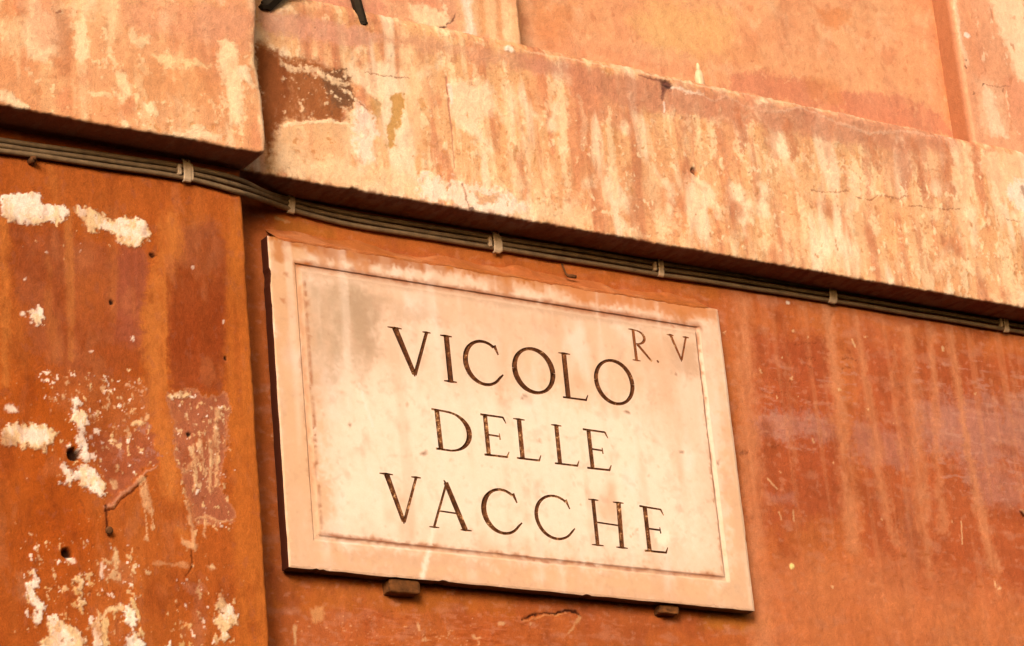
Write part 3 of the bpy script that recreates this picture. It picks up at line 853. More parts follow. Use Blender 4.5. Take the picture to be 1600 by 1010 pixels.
    for pts, wd in [([(1268, 298), (1290, 301), (1315, 298), (1328, 300)], 2), ([(1338, 308), (1360, 312), (1375, 305), (1402, 309), (1415, 306)], 2.4), ([(1420, 320), (1450, 326), (1500, 328)], 1.8),
                    ([(1170, 272), (1180, 268), (1186, 262)], 2), ([(1570, 340), (1590, 346)], 1.5), ([(570, 112), (600, 120), (640, 122)], 1.6), ([(560, 160), (575, 172)], 2)]:
        s.stroke(pts, wd, CR, 0.75, 3, 0.6, -0.0006, 0.2)
    s.blob(1085, 268, 6, 6, A(120, 42, 16), 0.95, 2, 0.3, -0.005)
    s.stroke([(1083, 200), (1083, 240), (1087, 262)], [6, 4, 3], A(220, 128, 76), 0.6, 3)
    # the dark crumbled spot under the bottle and its dribble
    s.blob(1043, 133, 11, 9, A(66, 24, 14), 0.95, 4, 0.4, -0.004)
    s.stroke([(1000, 118), (1025, 125), (1045, 130)], [2, 6, 8], A(130, 62, 38), 0.8, 3, 0.6, -0.001)
    s.stroke([(1037, 140), (1035, 155)], [7, 4], A(110, 44, 28), 0.85, 2.5, 0.6)
    s.stroke([(1037, 160), (1038, 174)], [3, 3], A(255, 226, 190), 0.8, 2, 0.6)
    s.stroke([(1052, 138), (1075, 143), (1100, 148)], [6, 5, 5], A(252, 214, 170), 0.75, 4, 0.6, 0.0006)
    # light crest and broken second lip along the upper edge
    s.stroke([(820, 80), (900, 93), (1000, 112), (1120, 137), (1260, 163), (1380, 186), (1500, 206), (1600, 224)], 4, A(250, 190, 136), 0.6, 3, 0.6, 0.0006, 0.15)
    s.stroke([(1090, 142), (1115, 158), (1140, 152), (1180, 172), (1220, 175), (1250, 168), (1300, 190), (1360, 208), (1400, 205), (1460, 212)], [4, 5, 4, 5, 5, 4, 5, 6, 5, 4], A(236, 162, 114), 0.7, 5, 0.6, 0.0008, 0.2)
    s.specks([(1060, 220), (1560, 290), (1600, 470), (1060, 380)], A(204, 116, 54), 0.06, 60, 0.7, 14, -0.0004, 33, 1.4, 0.1)
    s.specks([(560, 130), (1060, 220), (1060, 375), (560, 290)], A(206, 120, 52), 0.02, 60, 0.7, 14, -0.0004, 34, 1.4, 0.1)
    s.specks([(900, 200), (1600, 300), (1600, 470), (900, 360)], A(255, 218, 160), 0.14, 55, 0.8, 14, 0.0005, 35, 1.5, 0.1)
    s.specks([(540, 100), (900, 130), (900, 350), (560, 290)], A(255, 218, 160), 0.12, 40, 0.7, 14, 0.0005, 36, 1.3, 0.12)
    s.specks([(480, 20), (1000, 100), (1000, 200), (480, 110)], A(150, 84, 48), -0.12, 60, 0.8, 10, -0.0004, 37)
    # darker worn lower arris
    arris = sstep(Z0 + 0.012, Z0 + 0.001, z) * sstep(0.0, 0.4, s.n(60, 30, 3, 40))
    s.mix(arris * 0.7, A(170, 88, 40))
    common_grain(s, 0.09)
    face = sstep(D_BAND - 0.03, D_BAND - 0.01, Dd.ravel())
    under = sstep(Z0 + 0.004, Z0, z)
    s.mix(under * 0.85, A(112, 46, 22))  # shade of the underside painted into its colour as grimy brown
    rx = s.X
    low = sstep(Z0 + 0.02, Z0, z); up = sstep(Z1 - 0.03, Z1, z)
    dz = low * (0.0024 * fbm(rx * 60, rx * 0, 5, 71, 0.65) + 0.0014 * fbm(rx * 8, rx * 0, 2, 72)) * face + up * (0.0022 * fbm(rx * 60, rx * 0, 4, 73) + 0.0016 * fbm(rx * 9, rx * 0, 2, 74))
    rel = s.rel * face + up * 0.0016 * s.f1 + 0.0012 * face * s.n(12, 12, 3, 75)
    xb = W(555, 293, D_BAND)[0]
    dz += low * face * 0.004 * np.exp(-((rx - xb) / 0.012) ** 2)
    P = np.stack([rx, -(Dd.ravel() + rel), z + dz], -1).reshape(X.shape + (3,))
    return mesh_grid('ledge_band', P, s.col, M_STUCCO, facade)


# ---- the block of ledge that steps forward over the pilaster
def build_block():
    ztop = 4.60
    prof = ledge_profile(D_BLOCK, 0.04, ztop, 0.0055, 0.02)
    e = [(8, 403), (40, 403), (62, 402), (100, 402), (115, 406), (150, 411), (180, 414), (215, 417), (240, 418)]
    ez = np.array([W(x, y, D_BLOCK)[1] for y, x in e][::-1]); exx = np.array([W(x, y, D_BLOCK)[0] for y, x in e][::-1])
    r = 0.010
    nx = steps(XL, 0, -0.52, 0, HX)      # measured back from the right edge
    nx = nx[nx <= -r]
    zz = prof[:, 1]
    xe = np.interp(zz, ez, exx) + 0.0014 * fbm(zz * 50, zz * 0, 4, 81)
    k = np.clip((zz - Z0) / 0.012, 0, 1)
    xe -= 0.012 * (1 - np.sqrt(1 - (1 - k) ** 2))
    rows = []
    ang = np.linspace(0, math.pi / 2, 8)
    tail = np.linspace(1, 0, 16)[1:]
    Xr = np.concatenate([nx, -r + r * np.sin(ang[1:]), np.zeros(len(tail))])
    nn = len(nx)
    X = xe[:, None] + Xr[None]
    Dd = np.empty_like(X)
    base = 0.05
    for j, (d, z) in enumerate(prof):
        if d <= base:
            Dd[j] = d
            continue
        rr = min(r, d - base)
        Dd[j, :nn] = d
        Dd[j, nn:nn + 7] = d - rr + rr * np.cos(ang[1:])
        Dd[j, nn + 7:] = base + (d - rr - base) * tail
    Z = np.repeat(zz[:, None], X.shape[1], 1)
    s = Surf(X + (D_BLOCK - Dd) * (np.arange(X.shape[1]) > nn)[None] * (np.array([p_[0] > base for p_ in prof]))[:, None], Z - (D_BLOCK - Dd) * np.array([p_[0] < D_BLOCK - 0.011 and p_[1] < Z0 + 0.01 for p_ in prof])[:, None], D_BLOCK, A(238, 152, 92), 53)
    z = Z.ravel()
    s.mix(sstep(0.0, 0.55, s.n(6, 3, 4, 20)) * 0.55, A(228, 132, 72))
    s.mix(sstep(0.0, 0.55, s.n(9, 5, 4, 21)) * 0.5, A(248, 180, 116))
    s.mix(sstep(0.12, 0.55, s.n(36, 5, 4, 22) + 0.2 * s.f1) * 0.55, A(250, 192, 130))
    pa = s.n(6, 5, 3, 51)
    s.mix(sstep(0.28, 0.56, s.n(34, 20, 5, 24) + 0.4 * s.f1 + 0.35 * pa) * 0.75, A(254, 210, 148), 0.0004)
    s.mix(sstep(0.36, 0.6, s.n(60, 60, 4, 27) - 0.3 * pa) * 0.5, A(206, 116, 60), -0.0004)
    s.mix(sstep(0.22, 0.55, s.n(13, 7, 5, 53)) * 0.75, A(255, 218, 160))
    s.mix(sstep(0.25, 0.6, s.n(14, 7, 5, 54)) * 0.55, A(216, 118, 68))
    s.poly([(180, 0), (400, 0), (400, 70), (330, 80), (200, 40)], A(230, 138, 88), 0.7, 14, 14)
    s.poly([(86, 20), (110, 15), (114, 70), (106, 122), (88, 118)], A(206, 112, 60), 0.75, 8, 8)
    s.poly([(50, 0), (90, 0), (88, 70), (55, 80)], A(232, 140, 90), 0.6, 10, 10)
    s.poly([(118, 35), (138, 30), (140, 90), (130, 100), (115, 90)], A(255, 216, 156), 0.9, 7, 5)
    s.poly([(162, 0), (182, 0), (178, 60), (168, 75)], A(254, 206, 142), 0.8, 7, 6)
    s.poly([(0, 20), (40, 30), (35, 80), (0, 90)], A(252, 196, 134), 0.7, 12, 10)
    s.poly([(345, 65), (366, 68), (372, 110), (380, 150), (382, 198), (362, 195), (352, 140), (342, 100)], A(255, 220, 160), 0.9, 8, 5, 0.0005)
    s.poly([(370, 105), (394, 108), (392, 130), (374, 126)], A(255, 228, 172), 0.9, 6, 4, 0.0005)
    s.poly([(240, 88), (262, 80), (275, 95), (310, 95), (330, 100), (318, 108), (270, 104), (250, 100)], A(253, 206, 140), 0.85, 7, 4, 0.0005)
    s.poly([(180, 110), (200, 112), (205, 150), (190, 160), (180, 140)], A(255, 216, 154), 0.85, 8, 5)
    s.poly([(210, 95), (330, 110), (330, 170), (210, 160)], A(228, 134, 70), 0.55, 14, 12)
    s.poly([(300, 10), (395, 20), (395, 60), (310, 60)], A(224, 138, 92), 0.5, 12, 10)
    s.poly([(0, 142), (18, 148), (46, 170), (40, 178), (10, 162), (0, 156)], A(255, 222, 164), 0.9, 4, 3, 0.0006)
    s.stroke([(140, 145), (172, 149)], [6, 6], A(255, 210, 148), 0.8, 4)
    s.specks([(185, 180), (240, 180), (240, 205), (185, 200)], A(255, 222, 162), 0.4, 50, 0.9, 8, 0.0005, 31)
    s.poly([(225, 165), (240, 160), (243, 178), (232, 178)], A(255, 222, 160), 0.9, 4, 3, 0.0005)
    s.poly([(242, 212), (285, 204), (310, 198), (345, 212), (338, 222), (300, 220), (255, 220)], A(255, 218, 160), 0.85, 7, 4, 0.0006)
    s.specks([(20, 130), (240, 150), (400, 200), (415, 250), (200, 215), (20, 180)], A(212, 126, 62), 0.16, 60, 0.75, 12, -0.0004, 32, 1.2, 0.1)
    s.specks([(0, 0), (410, 0), (410, 250), (0, 190)], A(196, 104, 56), -0.08, 60, 0.7, 12, -0.0004, 33)
    s.specks([(40, 120), (410, 150), (415, 255), (60, 190)], A(254, 208, 144), 0.16, 50, 0.8, 12, 0.0004, 34, 1.2, 0.1)
    s.poly([(398, 20), (404, 20), (420, 250), (412, 250), (400, 120)], A(250, 196, 140), 0.6, 3, 3)
    s.stroke([(88, 20), (96, 17)], [3, 3], A(150, 66, 34), 0.8, 2)
    s.dots([(196, 110, 4), (222, 2, 3), (330, 95, 2), (216, 36, 2)], A(190, 104, 60), 0.6)
    common_grain(s, 0.09)
    s.mix(sstep(Z0 + 0.004, Z0, z) * 0.85, A(112, 46, 22))  # grimy brown that paints in the shade under the block
    face = sstep(D_BLOCK - 0.03, D_BLOCK - 0.012, Dd.ravel())
    low = sstep(Z0 + 0.02, Z0, z)
    dz = low * face * (0.0024 * fbm(s.X * 60, s.X * 0, 5, 83, 0.65) + 0.002 * fbm(s.X * 7, s.X * 0, 2, 84))
    P = np.stack([X.ravel(), -(Dd.ravel() + (s.rel + 0.0012 * s.n(10, 10, 3, 85)) * face), z + dz], -1).reshape(X.shape + (3,))
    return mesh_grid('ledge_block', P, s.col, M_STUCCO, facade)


# ---- upper storey: pier, recess, pier
def build_pier(right):
    r = 0.006
    zs = steps(Z1 - 0.05, ZT, Z1 - 0.02, 4.82, HZ)
    if not right:
        xf = steps(-1.2, X_RECL - r, -0.5, X_RECL - r, HX)
        arc = [(X_RECL - r + r * math.sin(a), D_PIER - r + r * math.cos(a)) for a in np.linspace(0, math.pi / 2, 6)[1:]]
        prof = [(x, D_PIER) for x in xf] + arc + [(X_RECL, d) for d in np.linspace(D_PIER - r, D_REC - 0.01, 10)[1:]]
    else:
        xf = steps(X_RECR + r, XR, X_RECR + r, 1.42, HX)
        arc = [(X_RECR + r - r * math.sin(a), D_PIER - r + r * math.cos(a)) for a in np.linspace(math.pi / 2, 0, 6)[:-1]]
        prof = [(X_RECR, d) for d in np.linspace(D_REC - 0.01, D_PIER - r, 14)[:-1]] + arc + [(x, D_PIER) for x in xf]
    prof = np.array(prof)
    X = np.repeat(prof[:, 0][None], len(zs), 0); Dd = np.repeat(prof[:, 1][None], len(zs), 0)
    Z = np.repeat(zs[:, None], len(prof), 1)
    s = Surf(X + (D_PIER - Dd) * (-1 if right else 1), Z, D_PIER, A(236, 148, 96), 67 + right)
    if not right:
        s.mix(sstep(0.0, 0.5, s.n(12, 4, 4, 20)) * 0.5, A(224, 124, 78))
        s.poly([(425, 0), (600, 0), (590, 40), (430, 20)], A(226, 128, 86), 0.7, 12, 10)
        s.poly([(600, 0), (645, 0), (700, 50), (620, 50)], A(244, 166, 110), 0.7, 10, 8)
        s.poly([(636, 5), (690, 18), (705, 30), (690, 42), (650, 40)], A(254, 214, 156), 0.85, 8, 5)
        s.poly([(712, 0), (815, 0), (820, 70), (715, 45)], A(248, 180, 116), 0.7, 8, 8)
        for x0, wd, c in [(736, 16, CREAM), (772, 14, A(250, 196, 134)), (796, 18, A(254, 210, 150)), (756, 10, A(228, 138, 76)), (784, 9, A(230, 140, 80))]:
            s.stroke([(x0 - 6, 0), (x0, 60)], [wd, wd], c, 0.7, 5, 0.7)
        s.poly([(600, 40), (680, 48), (812, 72), (812, 80), (600, 60)], A(224, 144, 104), 0.7, 8, 6)
        s.specks([(600, 0), (720, 0), (720, 60), (590, 50)], A(255, 216, 160), 0.20, 50, 0.8, 8, 0.0005, 31)
        s.specks([(420, 0), (620, 0), (620, 50), (420, 30)], A(186, 98, 66), 0.06, 55, 0.7, 8, -0.0004, 32)
        s.specks([(420, 5), (600, 10), (600, 50), (420, 30)], A(250, 196, 140), 0.10, 60, 0.8, 8, 0.0006, 33)
        s.stroke([(672, 50), (684, 46), (694, 42), (697, 42)], [2, 4, 6, 3], A(96, 40, 24), 0.9, 2, 0.5, -0.0012)
        s.stroke([(698, 38), (708, 32), (711, 22)], [2, 2.4, 2], A(120, 56, 34), 0.85, 2, 0.5, -0.001)
    else:
        s.mix(sstep(0.0, 0.5, s.n(12, 4, 4, 20)) * 0.5, A(226, 132, 84))
        s.poly([(1540, -20), (1600, -20), (1620, 120), (1590, 120), (1560, 40)], A(255, 214, 160), 0.85, 10, 10)
        s.poly([(1525, 120), (1560, 130), (1580, 200), (1530, 205)], A(250, 184, 132), 0.6, 10, 10)
        s.poly([(1535, 135), (1548, 140), (1575, 215), (1548, 215)], A(255, 214, 164), 0.7, 8, 6)
        s.poly([(1570, 120), (1620, 130), (1620, 190), (1580, 180)], A(228, 134, 88), 0.6, 10, 8)
        s.poly([(1500, 0), (1516, 0), (1530, 110), (1520, 110)], A(232, 140, 86), 0.5, 5, 5)
        s.stroke([(1492, 0), (1500, 60), (1512, 100)], [9, 9, 8], A(254, 206, 154), 0.7, 5, 0.6)
        s.blob(1510, 55, 6, 6, A(255, 230, 196), 0.9, 3)
        s.stroke([(1536, 132), (1550, 134), (1580, 136)], [2, 2, 2], A(160, 90, 60), 0.6, 3)
        s.dots([(1509, 93, 3.5), (1510, 106, 3), (1536, 133, 3), (1565, 139, 3), (1520, 144, 2.5)], A(90, 40, 22), 0.8)
        s.specks([(1500, 0), (1620, 0), (1620, 220), (1530, 220)], A(202, 112, 66), 0.10, 45, 0.7, 10, -0.0004, 31, 2)
        s.specks([(1520, 0), (1620, 0), (1620, 220), (1540, 220)], A(255, 216, 164), 0.16, 45, 0.7, 10, 0.0004, 32, 2)
    common_grain(s, 0.09)
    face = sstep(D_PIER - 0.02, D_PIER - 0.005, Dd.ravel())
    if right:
        s.mix((1 - face) * 0.9, A(206, 108, 56, 0.82))  # return face darkened in colour to offset the sun on it
    xe = X_RECR if right else X_RECL
    rag = 0.0012 * fbm(s.Z * 40, s.Z * 0, 4, 95 + right) * sstep(0.02, 0.0, np.abs(s.X - xe))
    P = np.stack([X.ravel() + rag, -(Dd.ravel() + s.rel * face), s.Z], -1).reshape(X.shape + (3,))
    return mesh_grid('pier', P, s.col, M_STUCCO, facade)


def build_recess():
    xs = steps(X_RECL - 0.01, X_RECR + 0.01, X_RECL - 0.01, X_RECR + 0.01, HX * 1.2)
    zs = steps(Z1 - 0.05, ZT, Z1 - 0.02, 4.80, HZ * 1.2)
    X, Z = np.meshgrid(xs, zs)
    s = Surf(X, Z, D_REC, A(238, 150, 90), 79)
    s.mix(sstep(0.0, 0.55, s.n(5, 4, 4, 20)) * 0.5, A(240, 160, 98))
    s.mix(sstep(0.05, 0.55, s.n(6, 5, 4, 21)) * 0.45, A(230, 136, 80))
    s.mix(sstep(0.1, 0.6, s.n(14, 10, 5, 22)) * 0.45, A(224, 130, 78))
    s.mix(sstep(0.15, 0.6, s.n(18, 14, 5, 23)) * 0.4, A(248, 178, 122))
    s.mix(sstep(0.30, 0.6, s.n(40, 30, 5, 24)) * 0.5, A(206, 110, 60))
    s.mix(sstep(0.2, 0.55, s.n(7, 6, 5, 25)) * 0.45, A(216, 118, 66))
    s.poly([(1020, 0), (1140, 20), (1140, 80), (1040, 90), (980, 30)], A(246, 168, 94), 0.7, 18, 20)
    s.poly([(840, 40), (1080, 90), (1090, 130), (860, 80)], A(222, 128, 78), 0.45, 14, 12)
    s.poly([(890, 45), (1060, 80), (1060, 100), (900, 65)], A(240, 160, 100), 0.5, 12, 10)
    s.poly([(830, 0), (900, 0), (880, 70), (840, 70)], A(226, 128, 64), 0.6, 12, 14)  # shade beside the left pier painted onto the panel
    s.poly([(1140, 115), (1250, 120), (1310, 145), (1420, 150), (1480, 190), (1500, 215), (1400, 200), (1250, 165), (1130, 140)], A(214, 114, 70), 0.8, 12, 6)
    s.poly([(1250, 118), (1310, 130), (1320, 165), (1270, 160)], A(216, 122, 62), 0.6, 8, 8)
    s.poly([(1140, 75), (1190, 80), (1190, 100), (1140, 100)], A(222, 132, 72), 0.55, 12, 10)
    s.poly([(1280, 15), (1330, 15), (1330, 35), (1300, 46), (1284, 40)], A(220, 120, 58), 0.7, 9, 6)
    s.poly([(1375, 75), (1400, 78), (1402, 100), (1388, 106), (1374, 90)], A(222, 126, 72), 0.7, 7, 5)
    s.poly([(1455, 0), (1500, 0), (1520, 215), (1480, 190), (1465, 60)], A(226, 122, 54), 0.7, 8, 12)
    s.specks([(820, 0), (1500, 0), (1500, 210), (900, 100)], A(196, 104, 56), -0.10, 50, 0.6, 12, -0.0003, 31)
    s.specks([(820, 0), (1500, 0), (1500, 210), (900, 100)], A(248, 180, 120), 0.02, 30, 0.5, 12, 0, 32, 1, 0.2)
    s.stroke([(1300, 60), (1295, 85), (1310, 110)], [1.5, 1.5, 1.5], A(214, 124, 74), 0.6, 5)
    s.stroke([(1225, 85), (1240, 120), (1225, 130)], [2, 2, 2], A(246, 172, 112), 0.6, 4)
    s.dots([(1174, 96, 5), (1365, 58, 3), (1455, 64, 2.5), (1000, 55, 3), (960, 25, 3), (906, 58, 3)], A(190, 100, 54), 0.6)
    common_grain(s, 0.07)
    P = np.stack([s.X, -(D_REC + s.rel), s.Z], -1).reshape(X.shape + (3,))
    return mesh_grid('recess_panel', P, s.col, M_STUCCO, facade)


SH[:] = (2, 6, 2)
build_lower_wall()
SH[:] = (-8, -6, -14)
build_pilaster()
SH[:] = (6, 16, 20)
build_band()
SH[:] = (8, 16, 18)
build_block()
build_pier(False)
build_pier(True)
SH[:] = (8, 16, 20)
build_recess()


# ------------------------------------------------------------------ marble street sign
PZ, PY = 3.70, 0.030          # centre height, distance of its face from the wall
HWID, HHEI, THK = 450.0, 273.6, 22.0     # millimetres
sign = thing('street_sign', 'pale marble street sign with carved letters VICOLO DELLE VACCHE on the orange wall', 'street sign', (0, -PY, PZ))


def arc(cx, cy, rx, ry, a0, a1, ws, n=18, tilt=0.0):
    """ws: widths spread along the arc"""
    out_ = []
    for i in range(n + 1):
        t = i / n
        a = math.radians(a0 + (a1 - a0) * t)
        wd = np.interp(t, np.linspace(0, 1, len(ws)), ws)
        x = rx * math.cos(a); y = ry * math.sin(a)
        out_.append((cx + x, cy + y + tilt * x, wd))
    return out_


def ln(x0, y0, x1, y1, w0, w1=None):
    return [(x0, y0, w0), (x1, y1, w0 if w1 is None else w1)]


def serif(x0, x1, y, th=3.0, up=0):
    mid = (x0 + x1) / 2
    return [(x0, y, th * 0.55), (mid, y, th * 1.15), (x1, y, th * 0.55)]


def L_V(xl, xr, xa, c, b, tl, tr, wt, wn):
    return [ln(tl, c, xa, b + 2, wt, wt * 0.75), ln(tr, c, xa + 1, b + 1, wn, wn * 1.1), ln(xa - 0.5, b + 7, xa + .3, b - 2, wt * .7, 1.5)] + [serif(xl, xl + 2 * (tl - xl) - 1, c), serif(xr - 2 * (xr - tr), xr, c)]


def L_C(cx, cy, rx, ry, th, tn):
    return [arc(cx, cy, rx - th / 2, ry - tn / 2, 52, 322, [tn * 1.1, tn, tn * 1.1, th * .9, th, th * .9, tn * 1.2, tn, tn * .9], 30),
            ln(cx + rx * .58, cy + ry * .84, cx + rx * .74, cy + ry * .44, tn * 1.35, tn * .6),
            ln(cx + (rx - th / 2) * .788, cy - (ry - tn / 2) * .616, cx + rx * .90, cy - ry * .40, tn * .95, tn * .5)]


def L_O(cx, cy, rx, ry, th, tn):
    w_ = []
    for i in range(33):
        a = 2 * math.pi * i / 32
        w_.append(tn + (th - tn) * abs(math.cos(a - math.radians(18))) ** 1.6)
    return [arc(cx, cy, rx - th / 2, ry - tn / 2, 0, 180, w_[:17], 20), arc(cx, cy, rx - th / 2, ry - tn / 2, 180, 360, w_[16:], 20)]


def L_E(xs, xl, xr, c, b, mid, w_, dr=0.0):
    m_ = (c + b) / 2 + 1
    return [ln(xs, c, xs + .5, b, w_), ln(xl, c + .5, xr - 4, c - dr, 3.2, 2.8), ln(xr - 5, c - dr, xr, c - dr - 10, 3.6, 1.5), ln(xs, m_, mid, m_ - .7, 2.8), ln(mid, m_ + 4.5, mid + .5, m_ - 6.5, 1.6, 2.6),
            ln(xl + 1, b, xr - 3, b + .5, 3.2), ln(xr - 4, b, xr + 1, b + 10, 3.4, 1.5)]


def L_L(xs, xl, xr_s, xr, c, b, w_):
    return [ln(xs, c, xs, b, w_), serif(xl, xr_s, c), ln(xl, b, xr - 2, b + .3, 2.8, 3.2), ln(xr - 3, b, xr + 2, b + 10, 3.2, 1.4)]


LETTERS = [
    L_V(-238, -156, -194, 147, 69, -224, -164, 10, 5.2),
    [ln(-126, 146, -125, 67, 9), serif(-138, -115, 146, 3.4), serif(-138, -113, 67, 3.4)],
    L_C(-56.5, 108, 40.5, 40, 9, 4.4),
    L_O(42, 107, 43, 41, 9.5, 4.6),
    L_L(107, 96, 120, 146, 146, 67, 8.6),
    L_O(206, 107, 41.5, 41, 8, 4.4),
    [ln(258, 209, 258.5, 153, 5.4), serif(248, 264, 209, 2.4), arc(262, 196, 18.5, 12.5, 95, -100, [2, 3, 5, 5, 3, 2], 14), ln(264, 183, 291, 155, 5, 3.5), serif(250, 267, 153, 2.6), ln(258, 208.5, 263, 208.5, 2)],
    [ln(302.3, 155.6, 305.4, 158, 4.6, 4)],
    L_V(330, 378, 355, 210, 165, 338, 371, 5, 3.4),
    [ln(-157, 14, -155, -52, 8), ln(-167, 15, -134, 13.5, 3), arc(-139, -19.5, 41, 33, 92, -92, [3, 3.6, 6.5, 9, 8.5, 6, 3.4, 2.8], 22), ln(-165, -52, -136, -52.5, 3)],
    L_E(-64, -73, -24, 16.5, -52, -39, 7.2),
    L_L(2.5, -9, 14, 38, 17, -51, 7.8),
    L_L(76.5, 66, 87, 114, 15, -52, 7.4),
    L_E(141.5, 130, 180, 14, -53, 166, 7.2),
    L_V(-275, -198, -237, -105, -183, -262, -207, 9, 4.2),
    [ln(-151.5, -108, -122, -184, 8, 9), ln(-151, -110, -180.5, -184, 3.6, 4), ln(-168, -157, -135, -158, 2.5), serif(-190, -171, -185, 2.6), serif(-131, -110, -184.5, 3), ln(-155, -104, -150, -112, 1.5, 6)],
    L_C(-47, -146, 40.5, 39, 9, 4),
    L_C(56.5, -146, 41, 38.5, 6.5, 3.6),
    [ln(136, -108, 136, -186, 6.6), ln(187.5, -108, 185, -186, 8), ln(139, -146.5, 183, -148, 2.6), serif(126, 147, -108, 2.8), serif(124, 148, -186, 2.8), serif(176, 198, -108, 2.8), serif(173, 197, -186, 2.8)],
    L_E(241, 230, 279, -110, -187, 268, 7.6, 1.5),
]


def outline(st):
    p = np.array([q[:2] for q in st], float); wd = np.array([q[2] for q in st]) / 2 * 1.16
    t = np.gradient(p, axis=0)
    t /= np.linalg.norm(t, axis=1)[:, None] + 1e-9
    nrm = np.stack([-t[:, 1], t[:, 0]], -1)
    return np.concatenate([p + nrm * wd[:, None], (p - nrm * wd[:, None])[::-1]])


def stroke_depth(st, q):
    """V-cut depth of one stroke at points q (millimetres)"""
    best = np.full(len(q), -1e9)
    for (x0, y0, w0), (x1, y1, w1) in zip(st[:-1], st[1:]):
        a = np.array([x0, y0]); ab = np.array([x1 - x0, y1 - y0])
        t = np.clip(((q - a) @ ab) / (ab @ ab + 1e-12), 0, 1)
        dd = np.linalg.norm(q - a - t[:, None] * ab, axis=1)
        best = np.maximum(best, (w0 + (w1 - w0) * t) / 2 * 1.16 - dd)
    return np.maximum(best, 0)


def pip(poly, q):
    ins = np.zeros(len(q), bool)
    for k in range(len(poly)):
        a = poly[k]; b = poly[(k + 1) % len(poly)]
        c = (a[1] > q[:, 1]) != (b[1] > q[:, 1])
        ins ^= c & (q[:, 0] < (b[0] - a[0]) * (q[:, 1] - a[1]) / (b[1] - a[1] + 1e-15) + a[0])
    return ins


